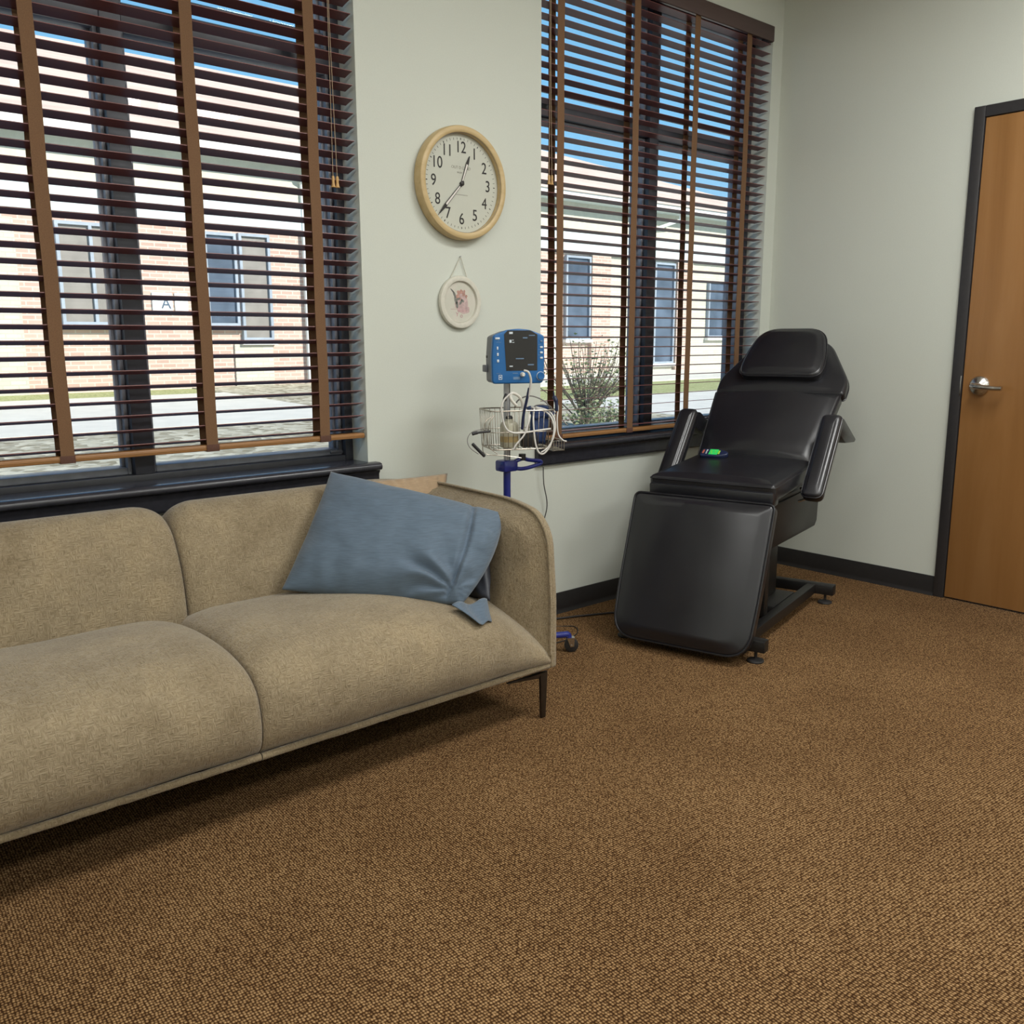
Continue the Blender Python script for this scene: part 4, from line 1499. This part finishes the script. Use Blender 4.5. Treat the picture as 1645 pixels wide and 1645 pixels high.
cable('dark_hose', [(.034, -.105, .265), (.026, -.098, .225), (.016, -.088, .175), (.012, -.08, .12)], .0060, M['device'], 'dark blue hose section dropping into the basket', 'hose')
cable('cable_plug', [(-.072, -.085, .240), (-.080, -.086, .215), (-.082, -.087, .195)], [.004]+[.0075]*15+[.005], M['black_plastic'], 'black oval cable plug leaning at the upper left of the basket', 'plug')
cable('cable_plug', [(-.222, -.092, .060), (-.205, -.092, .064), (-.180, -.092, .066), (-.145, -.09, .068)], [.004]+[.0065]*10+[.0045]*14, M['black_plastic'], 'black plug poking out horizontally from the basket left side', 'plug')
cable('cable_plug', [(-.222, -.095, .028), (-.200, -.095, .008), (-.170, -.095, -.018)], [.004]+[.0065]*15+[.005], M['black_plastic'], 'black plug hanging at a slant below the basket left corner', 'plug')
cable('probe_tip', [(.140, -.06, .245), (.143, -.06, .215), (.150, -.065, .18), (.152, -.065, .13)], [.003]*8+[.0085]*8+[.007]*9, M['device'], 'dark temperature probe standing at the basket right end', 'probe')
cf = obj('pressure_cuff', pillow_bm([BP(.03, -.05, .01), BP(.045, -.03, .125), BP(.125, -.02, .135), BP(.09, -.05, .01)], .05, 20, 20, .05, lambda u, v: .004*math.sin(u*7+v*4)), M['cuff'], angle=180)
cf.location = BO
tag(cf, 'rolled navy blood pressure cuff standing in the right half of the basket', 'cuff')
cf = obj('pressure_cuff', pillow_bm([BP(.045, -.065, .105), BP(.05, .05, .135), BP(.135, .04, .14), BP(.13, -.065, .12)], .03, 20, 20, .05, lambda u, v: .003*math.sin(u*6)), M['cuff'], angle=180)
cf.location = BO
tag(cf, 'navy cuff lying flat across the top right of the basket', 'cuff')
bt = thing('spray_bottle', BO + BP(-.038, -.035, .004), 'frosted bottle with a dark cap standing in the left of the basket', 'bottle')
bm = bmesh.new()
lathe(bm, [(0, 0), (.030, 0), (.033, .004), (.033, .075), (.028, .088), (.014, .094), (.013, .100), (0, .100)], 28)
obj('bottle_body', bm, M['clear'], bt)
bm = bmesh.new()
lathe(bm, [(.0332, .020), (.0336, .020), (.0336, .040), (.0332, .040)], 28)
obj('bottle_label', bm, M['amber'], bt)
bm = bmesh.new()
lathe(bm, [(0, .098), (.013, .098), (.013, .106), (.008, .112), (0, .112)], 20)
obj('bottle_cap', bm, M['black_plastic'], bt)
cb = obj('charger_block', bx(-.028, .028, -.02, .02, 0, .05, .006), M['black_plastic'])
cb.location = BO+BP(.030, -.05, .004)
cb.rotation_euler = (0, 0, ba)
tag(cb, 'black charger block on the floor of the basket at its middle', 'charger')

# cords on wall and floor
def wcable(name, pts, r, mt, label, cat='cable'):
    o = obj(name, tb(pts, r, 8, 8), mt, angle=180)
    return tag(o, label, cat)
wcable('power_cord', [(-1.655, -.030, .672), (-1.650, -.028, .60), (-1.625, -.022, .50), (-1.655, -.020, .40), (-1.665, -.018, .30), (-1.66, -.030, .18), (-1.66, -.05, .06), (-1.69, -.12, .004), (-1.63, -.20, .004), (-1.70, -.28, .004), (-1.85, -.30, .004), (-2.0, -.20, .004)], .0022, M['cordblack'], 'thin black cord hanging from the right window sill and looping on the carpet')
wcable('chair_cord', [(-1.93, -.02, .13), (-1.78, -.035, .07), (-1.66, -.06, .012), (-1.52, -.11, .006), (-1.38, -.17, .006), (-1.30, -.22, .006), (-1.15, -.30, .006)], .0045, M['cordblack'], 'thick black cable running along the baseboard toward the treatment chair')
fp = obj('foot_pedal', bx(-.05, .05, -.03, .03, 0, .03, .008), M['black_plastic'])
fp.location = (-1.33, -.235, 0)
fp.rotation_euler = (0, 0, R(15))
tag(fp, 'small black foot control on the carpet behind the chair leg rest', 'foot control')

# ================================================================= OUTSIDE
GZ = lambda y: -.15+.024*y
def strip(name, x0, x1, y0, y1, mt, dz=0.0, kind='structure'):
    bm = bmesh.new()
    vs = [bm.verts.new(p) for p in ((x0, y0, GZ(y0)+dz), (x1, y0, GZ(y0)+dz), (x1, y1, GZ(y1)+dz), (x0, y1, GZ(y1)+dz))]
    lo = [bm.verts.new((v.co.x, v.co.y, v.co.z-.1)) for v in vs]
    bm.faces.new(vs)
    bm.faces.new(lo[::-1])
    for i in range(4):
        j = (i+1) % 4
        bm.faces.new((vs[i], lo[i], lo[j], vs[j]))
    tag(obj(name, bm, mt, smooth=False), kind=kind)
strip('ground', -25, 50, .22, 45, M['grass'], -.02)
strip('gravel_bed', -20, 40, .25, 6.1, M['gravel'], 0)
strip('rock_bed', -20, 3.2, 6.1, 9.2, M['mulch'], .005)
strip('paved_walk', -20, 3.2, 9.2, 14.4, M['stone_path'], .01)
strip('rock_bed', 3.2, 7.2, 6.1, 16, M['mulch'], .005)
strip('paved_walk', 7.2, 40, 6.1, 9.6, M['stone_path'], .01)
strip('paved_walk', 7.2, 40, 12.6, 16.6, M['stone_path'], .01)

FY = 16.0
bd = thing('brick_building', (6, FY, .23), 'single-storey brick building with cream upper wall and hipped roof across the path', 'building')
BOF = Vector((6, FY, .23))
def bbox(name, x0, x1, y0, y1, z0, z1, mt, par=None, bev=0):
    b = bx(x0-6, x1-6, y0-FY, y1-FY, z0-.23, z1-.23, bev)
    return obj(name, b, mt, par or bd, smooth=False)
bbox('brick_wall', -18, 14.95, FY, FY+.3, .0, 3.57, M['brick'])
bbox('stone_wall', 15.72, 27.2, FY, FY+.3, .0, 3.57, M['palebrick'])
bbox('brick_pier', 14.95, 15.72, FY-.12, FY+.3, 0, 3.57, M['brick'])
bbox('brick_pier', 18.75, 19.5, FY-.12, FY+.3, 0, 3.57, M['brick'])
bbox('brick_pier', 12.3, 13.2, FY-.12, FY+.3, 0, 3.57, M['brick'])
bbox('upper_wall', -18, 27.2, FY-.05, FY+.3, 3.57, 5.1, M['cream'])
bbox('frieze_band', -18, 27.2, FY-.10, FY-.05, 3.57, 4.15, M['soffit'])
bbox('soffit', -18, 27.6, FY-.45, FY+.3, 4.93, 5.0, M['soffit'])
bbox('gutter', -18, 27.6, FY-.60, FY-.45, 4.93, 5.13, M['gutter'])
bbox('low_panel', 4.16, 5.04, FY-.05, FY, .2, 1.12, M['palebrick'])
bbox('low_panel', -1.5, .1, FY-.05, FY, .2, 3.4, M['palebrick'])
bbox('white_column', 13.23, 13.60, FY-.2, FY-.121, .3, 2.9, M['gutter'])
def bwin(x0, x1, z0, z1, glass, mull=()):
    fr = bmesh.new()
    t = .06
    X0, X1, Z0, Z1 = x0-6, x1-6, z0-.23, z1-.23
    ya, yb = -.10, -.0
    box(fr, X0, X0+t, ya, yb, Z0, Z1)
    box(fr, X1-t, X1, ya, yb, Z0, Z1)
    box(fr, X0+t, X1-t, ya, yb, Z0, Z0+t)
    box(fr, X0+t, X1-t, ya, yb, Z1-t, Z1)
    for mx_ in mull:
        box(fr, mx_-6-.03, mx_-6+.03, ya, yb, Z0+t, Z1-t)
    f = obj('window', fr, M['far_frame'], bd, smooth=False)
    obj('pane', bx(X0+t, X1-t, -.04, -.01, Z0+t, Z1-t), M[glass], f, smooth=False)
    obj('window_ledge', bx(X0-.05, X1+.05, -.14, -.0, Z0-.09, Z0), M['gutter'], f, smooth=False)
bwin(.78, 1.75, 1.50, 3.40, 'far_shadow', (1.40,))
bwin(1.95, 2.24, 1.50, 3.44, 'far_glass')
bwin(3.60, 4.30, 1.50, 3.40, 'far_glass')
bwin(4.36, 5.06, 1.20, 3.42, 'far_shadow')
bwin(7.2, 8.2, 1.30, 3.40, 'far_glass', (7.7,))
bwin(13.95, 14.93, 1.20, 3.50, 'far_glass')
bwin(17.72, 18.68, .45, 3.50, 'far_glass')
bwin(20.40, 21.30, 1.25, 3.05, 'far_glass')
for x0, x1 in ((2.49, 2.89), (2.945, 3.21)):
    s_ = bbox('wall_sign', x0, x1, FY-.04, FY, 1.75, 2.15, M['gutter'])
    if x0 < 2.6:
        bm = bmesh.new()
        text_bm(bm, 'A', .30, Matrix.Translation((x1-.13-6, -.045, 1.93-.23)) @ Matrix.Rotation(R(90), 4, 'X'), .002)
        obj('sign_letter', bm, M['far_glass'], s_, smooth=False)
def pipe(x, pts=None):
    P = pts or [(x, -.5, 4.75), (x, -.38, 4.55), (x, -.10, 4.30), (x, -.10, .1)]
    return obj('downspout', tb(P, .05, 8), M['gutter'], bd)
pipe(5.88-6)
pipe(-6, [(18.35-6, -.52, 4.75), (18.35-6, -.45, 4.50), (17.7-6, -.15, 4.25), (17.0-6, -.12, 4.1)])
# hipped roof
bm = bmesh.new()
P_ = [(-18, 15.35, 5.10), (27.8, 15.35, 5.10), (8.1, 20, 7.72), (-18, 20, 7.72), (27.8, 26, 5.10), (-18, 26, 5.10)]
v = [bm.verts.new((x-6, y-FY, z-.23)) for x, y, z in P_]
bm.faces.new((v[0], v[1], v[2], v[3]))
bm.faces.new((v[1], v[4], v[2]))
bm.faces.new((v[4], v[5], v[3], v[2]))
bm.faces.new((v[0], v[3], v[5]))
bm.faces.new((v[0], v[5], v[4], v[1]))
obj('roof', bm, M['roof'], bd, smooth=False)

def shrub(loc, h, w, n_tw, n_lf, label, leafm='leaf'):
    t = thing('shrub', loc, label, 'shrub')
    bm = bmesh.new()
    tips = []
    for i in range(n_tw):
        a = random.random()*6.283
        r = w*(.2+.8*random.random())
        hh = h*(.5+.5*random.random())
        p = [(0, 0, -.03), (math.cos(a)*r*.35, math.sin(a)*r*.35, hh*.4), (math.cos(a)*r*.8+random.uniform(-.05, .05), math.sin(a)*r*.8, hh*.75), (math.cos(a)*r, math.sin(a)*r, hh)]
        pts = catmull(p, 3)
        tube(bm, pts, [.012*(1-.08*k) for k in range(len(pts))], 4)
        tips += pts[3:]
    obj('branches', bm, M['twig'], t)
    bm = bmesh.new()
    for i in range(n_lf):
        c = random.choice(tips)+Vector((random.gauss(0, .07), random.gauss(0, .07), random.gauss(0, .07)))
        s = random.uniform(.02, .05)
        q = Matrix.Rotation(random.random()*6, 3, 'Z') @ Matrix.Rotation(random.random()*3, 3, 'X')
        vs = [bm.verts.new(c+q @ Vector(p)*s) for p in ((-.5, 0, 0), (0, -.35, .1), (.8, 0, 0), (0, .35, .1))]
        bm.faces.new(vs)
    lf = obj('foliage', bm, M[leafm], t, smooth=False)
    lf['kind'] = 'stuff'
    return t
shrub((4.9, 6.2, GZ(6.2)), 1.25, .9, 70, 1100, 'loose twiggy shrub seen through the left pane of the right window')
shrub((3.2, 4.3, GZ(4.3)), .55, .55, 60, 1300, 'low dense grey-green shrub close outside, at the foot of the right window view')
shrub((9.3, 9.9, GZ(9.9)), .45, .7, 50, 900, 'small green shrub beyond the near walk, seen right of the window mullion')
